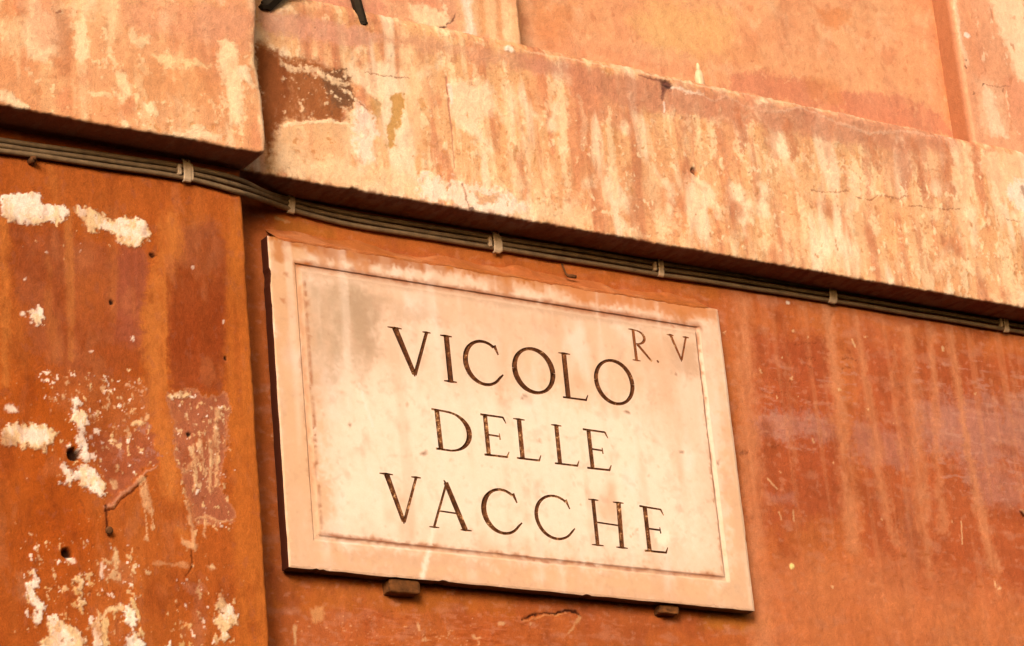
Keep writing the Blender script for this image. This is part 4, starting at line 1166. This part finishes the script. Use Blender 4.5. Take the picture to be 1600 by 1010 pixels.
def build_sign():
    rng = np.random.default_rng(3)
    pts = []; edges = []

    def add_loop(poly):
        o = len(pts)
        pts.extend([tuple(p) for p in poly])
        edges.extend([(o + i, o + (i + 1) % len(poly)) for i in range(len(poly))])

    def rect(l, r, b, t, n=1):
        q = []
        c = [(l, b), (r, b), (r, t), (l, t)]
        for i in range(4):
            a = np.array(c[i]); e = np.array(c[(i + 1) % 4])
            k = max(1, int(np.linalg.norm(e - a) / n))
            q += [tuple(a + (e - a) * j / k) for j in range(k)]
        return q
    # the frame groove: border edge, groove floor edges, field edge
    GR = [(46, 45, 46, 40), (48.5, 49, 53, 41.6), (50.5, 54, 54.5, 48.5), (58, 56.5, 57.5, 53)]      # left, bottom, right, top insets
    rings = [(-HWID + a, HWID - c, -HHEI + b, HHEI - d) for a, b, c, d in GR]
    # worn outer edge
    er = rect(-HWID, HWID, -HHEI, HHEI, 6)
    ex_, ey_ = np.array(er).T
    wv = 0.9 * fbm(ex_ / 60, ey_ / 60, 3, 41) - 2.6 * sstep(0.5, 0.8, fbm(ex_ / 26, ey_ / 26, 3, 42))
    er = [(x + (math.copysign(1, x) * w_ if abs(abs(x) - HWID) < 1e-6 else 0), y + (math.copysign(1, y) * w_ if abs(abs(y) - HHEI) < 1e-6 else 0)) for (x, y), w_ in zip(er, wv)]
    nb = len(er)
    add_loop(er)
    for rg in rings:
        add_loop(rect(*rg, n=8))
    polys = []
    for L in LETTERS:
        ps = [outline(st) for st in L]
        polys.append(ps)
        for p in ps:
            add_loop(p)
        for st in L:
            for (x0, y0, w0), (x1, y1, w1) in zip(st[:-1], st[1:]):
                k = max(1, int(math.hypot(x1 - x0, y1 - y0) / 5))
                for j in range(k + 1):
                    t = j / k
                    pts.append((x0 + (x1 - x0) * t, y0 + (y1 - y0) * t))
    fixed = np.array(pts)
    g = 4.6
    gx, gy = np.meshgrid(np.arange(-HWID + 3, HWID - 2, g), np.arange(-HHEI + 3, HHEI - 2, g))
    q = np.stack([gx.ravel(), gy.ravel()], -1) + rng.uniform(-1, 1, (gx.size, 2))
    # keep the filling points off the constrained lines
    cell = 2.4
    occ = set(map(tuple, np.floor(fixed / cell).astype(int)))
    keep = [tuple(c) not in occ for c in np.floor(q / cell).astype(int)]
    q = q[keep]
    for rg in rings:
        for v, ax in ((rg[0], 0), (rg[1], 0), (rg[2], 1), (rg[3], 1)):
            q = q[np.abs(q[:, ax] - v) > 0.9]
    allp = [Vector(p) for p in pts] + [Vector(p) for p in q]
    vo, eo, fo, _, _, _ = delaunay_2d_cdt(allp, edges, [], 1, 1e-4)
    V = np.array([(v[0], v[1]) for v in vo])
    F = np.array([f for f in fo if len(f) == 3])
    # counter-clockwise seen from the street
    e1 = V[F[:, 1]] - V[F[:, 0]]; e2 = V[F[:, 2]] - V[F[:, 0]]
    ar = e1[:, 0] * e2[:, 1] - e1[:, 1] * e2[:, 0]
    F[ar < 0] = F[ar < 0][:, ::-1]
    F = F[np.abs(ar) > 1e-5]
    cen = V[F].mean(1)
    owner = np.full(len(F), -1)
    for li, ps in enumerate(polys):
        allq = np.concatenate(ps)
        bb = (cen[:, 0] > allq[:, 0].min()) & (cen[:, 0] < allq[:, 0].max()) & (cen[:, 1] > allq[:, 1].min()) & (cen[:, 1] < allq[:, 1].max())
        ii = np.nonzero(bb)[0]
        ins = np.zeros(len(ii), bool)
        for p in ps:
            ins |= pip(p, cen[ii])
        owner[ii[ins]] = li
    # depth of the face (mm, outwards positive)
    dl = V[:, 0] + HWID; dr = HWID - V[:, 0]; db = V[:, 1] + HHEI; dt = HHEI - V[:, 1]
    dep = np.zeros(len(V))
    prof_y = [0, -4.2, -4.2, -0.4]
    field_in = np.full(len(V), 1e9)
    cand = []
    for d_, k in ((dl, 0), (db, 1), (dr, 2), (dt, 3)):
        xs_ = [0, GR[0][k], GR[1][k], GR[2][k], GR[3][k], 2000]
        ys_ = [0, 0, -2.8, -2.2, -0.5, -0.5]
        cand.append((d_, np.interp(d_, xs_, ys_), GR[0][k]))
    # the side whose inset is nearest rules
    rel = np.stack([c[0] - c[2] for c in cand])
    pick = rel.argmin(0)
    dep = np.stack([c[1] for c in cand])[pick, np.arange(len(V))]
    rnd = np.minimum(np.minimum(dl, dr), np.minimum(db, dt))
    dep -= 1.4 * np.clip(1 - rnd / 3.5, 0, 1) ** 2
    dep += 0.35 * fbm(V[:, 0] / 90, V[:, 1] / 90, 3, 5)
    # ---- colour of the old marble
    X = V[:, 0] / 1000; Z = V[:, 1] / 1000 + PZ
    s = Surf(X, Z, PY, A(252, 208, 164), 131)
    s.mix(sstep(-0.1, 0.5, s.n(4, 2.2, 4, 20)) * 0.6, A(253, 220, 176))
    s.mix(sstep(0.0, 0.55, s.n(7, 4, 4, 21)) * 0.6, A(250, 200, 154))
    s.mix(sstep(0.10, 0.6, s.n(14, 2.4, 4, 22)) * 0.45, A(246, 192, 146))
    s.mix(sstep(0.05, 0.55, s.n(16, 3, 4, 23)) * 0.4, A(254, 224, 184))
    # whitest in the middle of the field
    s.poly([(560, 590), (760, 620), (980, 640), (1080, 720), (1100, 860), (900, 860), (520, 820), (520, 680)], A(255, 232, 190), 0.85, 20, 40)
    # ochre washed from the wall over the top border
    s.poly([(415, 360), (700, 405), (1125, 478), (1125, 505), (1000, 480), (800, 448), (600, 412), (420, 385)], A(222, 136, 72), 0.85, 9, 10)
    s.poly([(880, 420), (1110, 460), (1120, 500), (1060, 500), (900, 470)], A(234, 146, 88), 0.75, 12, 12)
    s.poly([(480, 372), (620, 395), (700, 410), (690, 430), (560, 408), (470, 390)], A(204, 124, 66), 0.6, 9, 8)
    s.poly([(600, 395), (720, 415), (900, 440), (900, 448), (700, 424), (600, 405)], A(222, 132, 78), 0.6, 8, 6)
    s.poly([(425, 378), (470, 385), (470, 430), (432, 600), (428, 500)], A(240, 160, 104), 0.6, 9, 10)
    s.poly([(560, 425), (1085, 520), (1090, 580), (900, 550), (760, 520), (600, 480)], A(242, 180, 130), 0.5, 18, 20)
    s.poly([(780, 530), (980, 560), (1000, 600), (960, 640), (800, 600)], A(244, 176, 122), 0.45, 18, 22)
    PE = A(244, 180, 124)
    s.poly([(415, 360), (470, 375), (520, 850), (1140, 905), (1125, 480), (1175, 500), (1190, 965), (440, 890)], PE, 0.8, 20, 16)
    s.specks([(418, 368), (1122, 483), (1180, 955), (452, 886)], A(240, 168, 116), 0.16, 9, 0.6, 20, 0, 40, 1.8, 0.3)
    s.specks([(418, 368), (1122, 483), (1180, 955), (452, 886)], A(255, 232, 196), 0.20, 11, 0.6, 20, 0, 41, 2.2, 0.3)
    s.specks([(418, 368), (1122, 483), (1180, 955), (452, 886)], A(226, 158, 112), 0.0, 20, 0.4, 20, 0, 42, 2.4, 0.25)
    WALL = A(206, 116, 50)
    s.poly([(414, 360), (700, 405), (1126, 476), (1126, 492), (1040, 474), (900, 452), (760, 432), (640, 410), (500, 388), (416, 378)], WALL, 1.0, 10, 5)
    s.poly([(860, 432), (1010, 455), (1110, 474), (1112, 496), (1000, 486), (900, 470)], A(226, 136, 76), 0.9, 12, 9)
    s.poly([(470, 376), (560, 390), (690, 412), (688, 426), (600, 414), (480, 396)], A(196, 112, 62), 0.85, 10, 6)
    s.specks([(418, 368), (1122, 483), (1124, 520), (420, 410)], A(216, 128, 64), 0.22, 22, 0.8, 12, 0, 44, 2.2, 0.2)
    # grey weathering, upper left of the field and along the top
    G = A(204, 160, 118)
    s.poly([(485, 440), (575, 452), (582, 500), (566, 600), (540, 540), (520, 610), (496, 545), (488, 500)], G, 0.8, 16, 22)
    s.poly([(530, 450), (610, 462), (596, 500), (580, 560), (555, 530)], A(200, 152, 110), 0.65, 14, 16)
    s.poly([(600, 470), (680, 480), (700, 505), (620, 500)], A(216, 166, 124), 0.5, 14, 10)
    s.poly([(470, 500), (500, 510), (505, 640), (480, 640)], A(214, 160, 116), 0.45, 12, 12)
    s.poly([(470, 418), (620, 440), (900, 486), (1090, 516), (1088, 522), (880, 494), (600, 446), (474, 428)], A(222, 170, 128), 0.75, 5, 4)
    s.poly([(1040, 530), (1090, 540), (1095, 590), (1060, 585)], A(216, 160, 116), 0.6, 10, 10)
    s.poly([(1015, 525), (1050, 535), (1060, 640), (1020, 640)], A(238, 178, 130), 0.5, 12, 12)
    # dirt in the groove, with the shade of its steps painted in
    for pts_, wd in [([(462, 411), (600, 434), (780, 462), (940, 488), (1092, 511)], [8, 8, 8, 10, 9]), ([(502, 835), (700, 858), (900, 880), (1131, 902)], [6, 5, 5, 6]),
                     ([(478, 440), (486, 600), (497, 760), (502, 832)], [3, 3, 3, 3]), ([(1090, 522), (1108, 690), (1131, 898)], [4, 4, 3.5])]:
        s.stroke(pts_, wd, A(180, 98, 52), 0.85, 3, 0.7)
    s.stroke([(462, 411), (480, 415)], [8, 5], A(196, 104, 44), 0.9, 3)
    s.stroke([(462, 412), (472, 500), (480, 650), (492, 830)], [9, 8, 7, 7], A(212, 140, 92), 0.7, 4, 0.8)
    # vertical water runs
    vr = sstep(0.15, 0.6, s.n(24, 1.6, 3, 25))
    s.mix(vr * 0.32, A(240, 182, 136))
    vr = sstep(0.2, 0.6, s.n(30, 1.8, 3, 26))
    s.mix(vr * 0.35, A(255, 228, 188))
    s.poly([(452, 870), (700, 900), (1180, 945), (1180, 958), (700, 915), (452, 888)], A(244, 178, 132), 0.5, 6, 6)
    s.poly([(540, 855), (760, 880), (760, 895), (540, 872)], A(236, 172, 128), 0.45, 8, 6)
    s.poly([(450, 760), (490, 770), (500, 880), (458, 880)], A(246, 190, 142), 0.5, 10, 10)
    s.specks([(440, 780), (500, 790), (500, 880), (455, 880)], A(206, 150, 100), -0.02, 60, 0.6, 8, 0, 30)
    s.specks([(430, 380), (1120, 490), (1180, 950), (450, 880)], A(196, 142, 100), -0.13, 40, 0.6, 12, 0, 31)
    s.specks([(430, 380), (1120, 490), (1180, 950), (450, 880)], A(232, 178, 136), 0.05, 18, 0.45, 12, 0, 32, 1.6, 0.2)
    pit = sstep(0.52, 0.75, fbm(s.X * 120, s.Z * 120, 3, 777))
    s.mix(pit * 0.2, A(190, 120, 80))
    vn = np.abs(fbm(s.X * 5 + 3, s.Z * 7, 5, 778))
    s.mix(sstep(0.035, 0.0, vn) * 0.22, A(214, 150, 112))
    # scratches, dribbles, chips
    s.stroke([(562, 600), (575, 645), (586, 675)], [3, 4, 3], A(255, 234, 196), 0.9, 1.5, 0.6)
    s.stroke([(678, 826), (672, 850)], [6, 5], A(255, 238, 204), 0.9, 2, 0.6)
    s.stroke([(670, 862), (664, 885), (660, 903)], [7, 8, 9], A(255, 232, 190), 0.95, 2, 0.5)
    s.blob(1036, 838, 14, 11, A(255, 240, 208), 0.95, 6, 0.4)
    s.dots([(690, 406, 5), (684, 403, 4)], A(255, 232, 202), 1)
    s.stroke([(676, 403), (690, 407), (706, 411)], [3, 6, 2], A(255, 232, 202), 0.9, 2, 0.6)
    s.stroke([(764, 418), (774, 421), (784, 424)], [2, 6, 2], A(255, 236, 208), 1, 2, 0.6)
    s.blob(1033, 462, 12, 5, A(252, 206, 180), 0.8, 4)
    s.dots([(1066, 705, 3.2), (899, 757, 1.8), (662, 707, 4), (817, 620, 3), (819, 616, 2.5), (1012, 740, 3), (889, 520, 3), (1056, 584, 3), (979, 643, 3), (549, 663, 3), (551, 600, 3), (1120, 720, 4)], A(150, 88, 54), 0.85)
    s.stroke([(1004, 824), (985, 838)], [1.5, 1.5], A(206, 150, 110), 0.6, 3)
    s.dots([(455, 378, 5), (445, 430, 4), (443, 470, 4)], A(196, 110, 60), 0.7)
    s.specks([(500, 560), (1100, 660), (1120, 880), (500, 820)], A(240, 176, 136), 0.0, 26, 0.5, 14, 0, 33, 1, 0.2)
    # ---- slab mesh: face + sides
    face_tris = F[owner < 0]
    co = np.zeros((len(V), 3)); co[:, 0] = V[:, 0] / 1000; co[:, 2] = V[:, 1] / 1000; co[:, 1] = -dep / 1000
    used = np.unique(face_tris)
    remap = np.full(len(V), -1); remap[used] = np.arange(len(used))
    verts = co[used]; faces = [tuple(t) for t in remap[face_tris]]
    cols = s.col[used]
    # the outer loop, in order: follow the original edge points
    rim = []
    key = {(round(v[0], 3), round(v[1], 3)): i for i, v in enumerate(V)}
    for p in er:
        i = key.get((round(p[0], 3), round(p[1], 3)))
        if i is None:
            i = int(np.argmin(((V - np.array(p)) ** 2).sum(1)))
        rim.append(int(remap[i]))
    front = verts[rim].copy(); front[:, 1] += 0.0002
    fr0 = len(verts)
    verts = np.concatenate([verts, front])
    n0 = len(verts)
    back = verts[rim].copy()
    mid = verts[rim].copy(); mid[:, 1] = THK * 0.5 / 1000
    back[:, 1] = THK / 1000
    verts = np.concatenate([verts, mid, back])
    cols = np.concatenate([cols, np.tile(A(92, 38, 20), (len(rim), 1)), np.tile(A(74, 28, 14), (len(rim), 1)), np.tile(A(74, 28, 14), (len(rim), 1))])  # dirty sides, coloured darker to paint in the shadow gap
    k = len(rim)
    for i in range(k):
        j = (i + 1) % k
        faces.append((fr0 + j, fr0 + i, n0 + i, n0 + j))
        faces.append((n0 + j, n0 + i, n0 + k + i, n0 + k + j))
    faces.append(tuple(n0 + k + i for i in range(k)))
    me = bpy.data.meshes.new('slab')
    me.from_pydata(verts.tolist(), [], faces)
    at = me.color_attributes.new('paint', 'FLOAT_COLOR', 'POINT')
    c4 = np.ones((len(verts), 4), np.float32); c4[:, :3] = np.clip(cols, 0.003, 0.92)
    at.data.foreach_set('color', c4.reshape(-1))
    me.materials.append(M_MARBLE)
    slab = bpy.data.objects.new('slab', me)
    C.objects.link(slab); slab.parent = sign
    # ---- each carved letter
    for li, L in enumerate(LETTERS):
        tr = F[owner == li]
        us = np.unique(tr)
        rm = np.full(len(V), -1); rm[us] = np.arange(len(us))
        q = V[us]
        d = np.zeros(len(us))
        for st in L:
            d = np.maximum(d, stroke_depth(st, q))
        # boundary points stay at the face
        vv = co[us].copy()
        bnd = np.isin(us, used)
        d[bnd] = 0
        vv[:, 1] += np.minimum(d * 0.85, 4.0) / 1000
        me = bpy.data.meshes.new('letter')
        me.from_pydata(vv.tolist(), [], [tuple(t) for t in rm[tr]])
        me.materials.append(M_LETTER if li < 6 else (M_LETTER_FAINT if li < 9 else M_LETTER_WORN))
        o = bpy.data.objects.new('full_stop' if li == 7 else 'letter', me)
        C.objects.link(o); o.parent = sign


SH[:] = (0, 0, 0)
build_sign()


# ------------------------------------------------------------------ plaster smeared against the top of the sign
def build_fillet():
    zt = PZ + HHEI / 1000
    xs = np.arange(W(430, 366, PY)[0], W(1108, 478, PY)[0], 0.0022)
    v = np.linspace(0, 1, 26)
    X, Vv = np.meshgrid(xs, v)
    end = np.minimum(1, np.minimum((X - xs[0]) / 0.012, (xs[-1] - X) / 0.02))
    low = 0.0045 + 0.0040 * fbm(X * 14, X * 0, 4, 301) + 0.0022 * fbm(X * 80, X * 0, 3, 302)
    low = np.maximum(low, 0.0006) * np.clip(end, 0.1, 1)
    hi = 0.030 + 0.012 * fbm(X * 9, X * 0, 3, 303)
    Z = zt - low + Vv * (low + hi)
    tt = np.clip((Z - zt) / np.maximum(hi, 1e-4), 0, 1)
    Dd = (PY + 0.0010) * (1 - tt) ** 1.3 - 0.002 * tt
    Dd = np.where(Z < zt, PY + 0.0010 * np.clip((Z - (zt - low)) / 0.003, -0.4, 1), Dd)
    s = Surf(X, Z, PY, A(208, 112, 56), 211)
    s.mix(sstep(0.0, 0.5, s.n(9, 20, 4, 20)) * 0.6, A(196, 98, 40))
    s.mix(sstep(0.1, 0.5, s.n(12, 24, 4, 21)) * 0.6, A(226, 138, 80))
    s.mix(sstep(0.1, 0.5, s.n(6, 16, 4, 22)) * 0.5, A(186, 98, 36))
    common_grain(s, 0.10)
    P = np.stack([s.X, -(Dd.ravel() + s.rel * 0.5), s.Z], -1).reshape(X.shape + (3,))
    mesh_grid('plaster_fillet', P, s.col, M_STUCCO, facade)


build_fillet()

# ------------------------------------------------------------------ cables clipped under the ledge
def cable_path(off, seed):
    mid_ = [(-420, 168), (0, 227.5), (270, 266), (320, 276), (360, 286), (400, 299.5), (430, 312), (452, 320), (480, 327.5), (520, 337), (560, 345.5), (700, 368), (960, 409.5), (1297, 461), (1600, 511), (2000, 576)]
    mx = np.array([p[0] for p in mid_], float); my = np.array([p[1] for p in mid_], float)
    xs = np.arange(-420, 2000, 9.0)
    k = np.ones(7) / 7
    ys = np.interp(xs, mx, my)
    ys[3:-3] = np.convolve(ys, k, 'valid')
    d = np.interp(xs, [384, 436], [D_PIL + 0.0075, 0.0068])
    d[3:-3] = np.convolve(d, k, 'valid')
    sp = np.interp(xs, [0, 300, 362, 420, 452, 520, 560, 700, 1600], [8.4, 8.4, 10.3, 8, 7.6, 8.2, 8.4, 8.2, 8.8])
    if off < 0:
        sp = sp - 3.5 * np.exp(-((xs - 415) / 26) ** 2)
    wob = 1.0 * gnoise(xs / 120.0, xs * 0 + seed, seed) * np.clip(np.abs(xs - 452) / 60, 0.3, 1)
    return [WP(x, y + off * s_ + w_, dd) for x, y, s_, w_, dd in zip(xs, ys, sp, wob, d)]


for off, lab in ((-1, 'uppermost of three brown cables clipped under the ledge'), (0, 'middle one of three brown cables clipped under the ledge'), (1, 'lowest of three brown cables clipped under the ledge, nearest the sign')):
    V, F = sweep(cable_path(off, 3 + off), 0.0042 if off else 0.0040, 10)
    tag(pymesh('cable', V, F, M_CABLE), lab, 'cable', 'cables running under the ledge')


# ------------------------------------------------------------------ cable clips
EX, EY, EZ = Vector((1, 0, 0)), Vector((0, 1, 0)), Vector((0, 0, 1))


def strap_mesh(wd, top, bot, bulge, th=0.0016):
    prof = [(0.0, top + 0.004), (0.004, top + 0.001), (bulge * 0.85, top - 0.002), (bulge, top - 0.007), (bulge + 0.0004, 0), (bulge, bot + 0.007), (bulge * 0.85, bot + 0.002), (0.003, bot - 0.001), (0.0, bot - 0.002)]
    V = []; F = []
    n = len(prof)
    for sx in (-wd / 2, -wd / 2 + 0.0012, wd / 2 - 0.0012, wd / 2):
        e = 0 if abs(sx) < wd / 2 - 1e-6 else -0.0008
        for d, z in prof:
            V.append(Vector((sx, -(d + th + e), z * (1 + th / 0.016))))
    for sx in (-wd / 2, wd / 2):
        for d, z in prof:
            V.append(Vector((sx, -d, z)))
    for c in range(3):
        for i in range(n - 1):
            F.append((c * n + i, c * n + i + 1, (c + 1) * n + i + 1, (c + 1) * n + i))
    for i in range(n - 1):
        F.append((4 * n + i, 4 * n + i + 1, i + 1, i))
        F.append((3 * n + i, 3 * n + i + 1, 5 * n + i + 1, 5 * n + i))
    return V, F


def clip(px, py, D, label, wd=0.0135, lug=True, collar=True, tilt=0.0, sc=1.0):
    p = WP(px, py, D + 0.0065)
    root = thing('cable_clip', label, 'cable clip', p, 'clips holding the cables')
    root.rotation_euler = (0, math.radians(tilt), 0)

    def child(name, V, F, mat):
        me = bpy.data.meshes.new(name)
        me.from_pydata([tuple(v) for v in V], [], F)
        me.materials.append(mat)
        o = bpy.data.objects.new(name, me)
        C.objects.link(o); o.parent = root
        return o
    V, F = strap_mesh(wd, 0.0150 * sc, -0.0155 * sc, 0.0058)
    child('strap', [v + Vector((0, 0.0, 0)) for v in V], F, M_CLIP)
    if lug:
        V, F = rbox(Vector((-wd / 2 - 0.0065, -0.003, -0.001)), EX, EY, EZ, 0.0028, 0.0048, 0.0088 * sc, 0.2)
        child('lug', V, F, M_CLIP)
    if collar:
        V, F = strap_mesh(0.004, 0.0105 * sc, -0.0115 * sc, 0.0052)
        child('collar', [v + Vector((wd / 2 + 0.0022, 0, -0.001)) for v in V], F, M_CLIP)
    V, F = sweep([Vector((0, -0.004, 0.0165 * sc)), Vector((0, -0.0075, 0.0165 * sc)), Vector((0, -0.0082, 0.0165 * sc))], [0.0026, 0.0026, 0.0014], 8)
    child('nail_head', V, F, M_RUST)
    return root


clip(290, 268.5, D_PIL, 'pale cable clip on the upper left pilaster, left of the cable bend')
clip(453, 320, 0.0, 'pale cable clip above the top left corner of the sign', 0.0125, False, False, 4, 0.86)
clip(773.5, 380.5, 0.0, 'wide pale cable clip above the letters VICOLO, left of the bent hook')
clip(1030, 419.5, 0.0, 'pale cable clip above the letters R.V, with a bright lower end', 0.0118, True, False, 3, 0.9)
clip(1297.5, 461, 0.0, 'dark cable clip above the bare wall right of the sign', 0.0145, False, True, 6, 0.95)
clip(1569, 506.5, 0.0, 'rightmost pale cable clip near the right edge of the wall', 0.0118, True, False, 0, 0.95)

# ------------------------------------------------------------------ pegs that carry the sign
zb = PZ - HHEI / 1000
for x_, hw, hh, dd, lab in ((634, 0.0275, 0.0108, 0.024, 'square brown peg under the lower left part of the sign'), (1050, 0.0195, 0.0070, 0.020, 'small chipped peg under the lower right part of the sign')):
    xw = W(x_, 905 if x_ < 800 else 945, 0.027)[0]
    import bmesh
    bm = bmesh.new()
    bmesh.ops.create_cube(bm, size=2.0)
    bmesh.ops.bevel(bm, geom=bm.edges[:], offset=0.14, segments=1, affect='EDGES')
    bmesh.ops.subdivide_edges(bm, edges=bm.edges[:], cuts=3, use_grid_fill=True)
    co_ = np.array([v.co[:] for v in bm.verts])
    nz = [fbm(co_[:, 0] * 1.3 + x_, co_[:, 1] + co_[:, 2] * 1.3, 4, 61 + k_) for k_ in range(3)]
    am = 0.10 if x_ < 800 else 0.22
    V = [Vector((xw + hw * (c[0] + am * nz[0][k_] * 0.6), -dd / 2 + dd / 2 * (c[1] + am * nz[1][k_]), zb - hh - 0.0005 + hh * min(1.0, c[2] + am * 1.6 * nz[2][k_] * (c[2] < 0.6)))) for k_, c in enumerate(co_)]
    bm.verts.index_update()
    F = [tuple(v.index for v in f.verts) for f in bm.faces]
    bm.free()
    tag(pymesh('support_peg', V, F, M_PEG, None, False), lab, 'peg', 'pegs carrying the sign')

# ------------------------------------------------------------------ small iron things
V, F = sweep([WP(878, 413, 0.0), WP(880, 418, 0.012), WP(884, 428, 0.014), WP(887, 431, 0.016), WP(894, 432, 0.018), WP(900, 433, 0.019)], [0.0016, 0.0016, 0.0019, 0.0028, 0.0038, 0.003], 8)
tag(pymesh('bent_hook', V, F, M_RUST), 'small bent iron hook below the cables above the sign', 'hook')

c0 = WP(47, 253, D_PIL)
V, F = join([sweep([c0 + Vector((0, 0.004, 0)), c0 + Vector((0, -0.012, -0.001)), c0 + Vector((0, -0.014, -0.001))], [0.0058, 0.0058, 0.004], 6),
             sweep([c0 + Vector((0, -0.012, -0.001)), c0 + Vector((0, -0.019, -0.001))], [0.003, 0.003], 8)])
tag(pymesh('bolt', V, F, M_RUST), 'short rusty bolt sticking out under the cables at the far left', 'bolt')

c0 = WP(167, 829, D_PIL)
V, F = join([sweep([c0 + Vector((0, 0.004, 0)), c0 + Vector((0, -0.007, -0.002))], [0.002, 0.002], 7), sweep([c0 + Vector((0, -0.0065, -0.002)), c0 + Vector((0, -0.009, -0.0026)), c0 + Vector((0, -0.0095, -0.0026))], [0.0062, 0.0058, 0.003], 9)])
tag(pymesh('nail', V, F, M_RUST), 'rusty nail below the torn paint at the lower left', 'nail')


def bar(pts, rad, foot, label):
    root = thing('iron_bar', label, 'iron bar', pts[0], 'iron bars standing on the ledge')
    b = root.location.copy()

    def child(name, V, F):
        me = bpy.data.meshes.new(name)
        me.from_pydata([tuple(v - b) for v in V], [], F)
        me.materials.append(M_IRON)
        o = bpy.data.objects.new(name, me)
        C.objects.link(o); o.parent = root
    V, F = sweep(pts, rad, 6)
    child('shaft', V, F)
    V, F = join(foot)
    child('foot', V, F)


p0 = WP(567, 40, D_PIER + 0.007); p1 = WP(556, 0, D_PIER + 0.010); p2 = p1 + (p1 - p0) * 5
bar([p0, p1, p2], [0.0088, 0.0090, 0.0090],
    [sweep([p0 + Vector((0.001, -0.001, -0.011)), p0 + Vector((0, 0, -0.003)), p0 + Vector((0, 0, 0.003))], [0.0016, 0.0046, 0.0098], 7), sweep([p0 + Vector((-0.012, -0.001, -0.001)), p0 + Vector((0.011, -0.001, 0.001))], [0.0025, 0.003], 6)],
    'black iron bar rising from the ledge in front of the pier')
p0 = WP(413, 12, D_PIER + 0.010); p1 = WP(430, -4, D_PIER + 0.016); p2 = p1 + (p1 - p0) * 2.2
bar([p0, p1, p2], [0.0125, 0.0125, 0.0125],
    [sweep([p0 + Vector((0.001, 0, -0.006)), p0 + Vector((0, 0, -0.001)), p0 + Vector((0, 0, 0.004))], [0.010, 0.0135, 0.009], 8)],
    'black iron bar slanting up from the ledge beside the left block')

# ------------------------------------------------------------------ little pale bottle on the ledge
bz = WP(1094, 134, D_BAND - 0.018)
root = thing('small_bottle', 'small pale bottle with a pointed neck standing on the ledge', 'bottle', bz)


def lathe(name, prof, mat, seg=16):
    V = []; F = []
    for r_, z_ in prof:
        for k in range(seg):
            a = 2 * math.pi * k / seg
            V.append((r_ * math.cos(a), r_ * math.sin(a), z_))
    n = len(prof)
    for i in range(n - 1):
        for k in range(seg):
            k2 = (k + 1) % seg
            F.append((i * seg + k, i * seg + k2, (i + 1) * seg + k2, (i + 1) * seg + k))
    F.append(tuple(range(seg))[::-1]); F.append(tuple((n - 1) * seg + k for k in range(seg)))
    me = bpy.data.meshes.new(name); me.from_pydata(V, [], F); me.materials.append(mat)
    me.polygons.foreach_set('use_smooth', [True] * len(me.polygons))
    o = bpy.data.objects.new(name, me); C.objects.link(o); o.parent = root


lathe('body', [(0.0075, -0.004), (0.0085, -0.002), (0.0088, 0.014), (0.0084, 0.019), (0.0066, 0.025), (0.0046, 0.030)], M_BOTTLE)
lathe('neck', [(0.0045, 0.030), (0.0038, 0.033), (0.0034, 0.039), (0.0022, 0.043), (0.0006, 0.045)], M_BOTTLE)

# ------------------------------------------------------------------ a curl of paint coming off at the right
g_ = []
N = 9
a = WP(1590, 797, 0.001)
for i in range(N):
    for j in range(N):
        u, v = i / (N - 1), j / (N - 1)
        g_.append((a.x + 0.026 * u, -(0.001 + 0.012 * (1 - u) ** 2 * (0.4 + 0.6 * v)), a.z - 0.016 * v * (0.55 + 0.45 * u) + 0.002 * math.sin(5 * u)))
pymesh('paint_flake', g_, [(i * N + j, i * N + j + 1, (i + 1) * N + j + 1, (i + 1) * N + j) for i in range(N - 1) for j in range(N - 1)],
       plain_mat('loose_paint', (0.30, 0.15, 0.10), (0.46, 0.27, 0.19), 120, 0.9), facade)
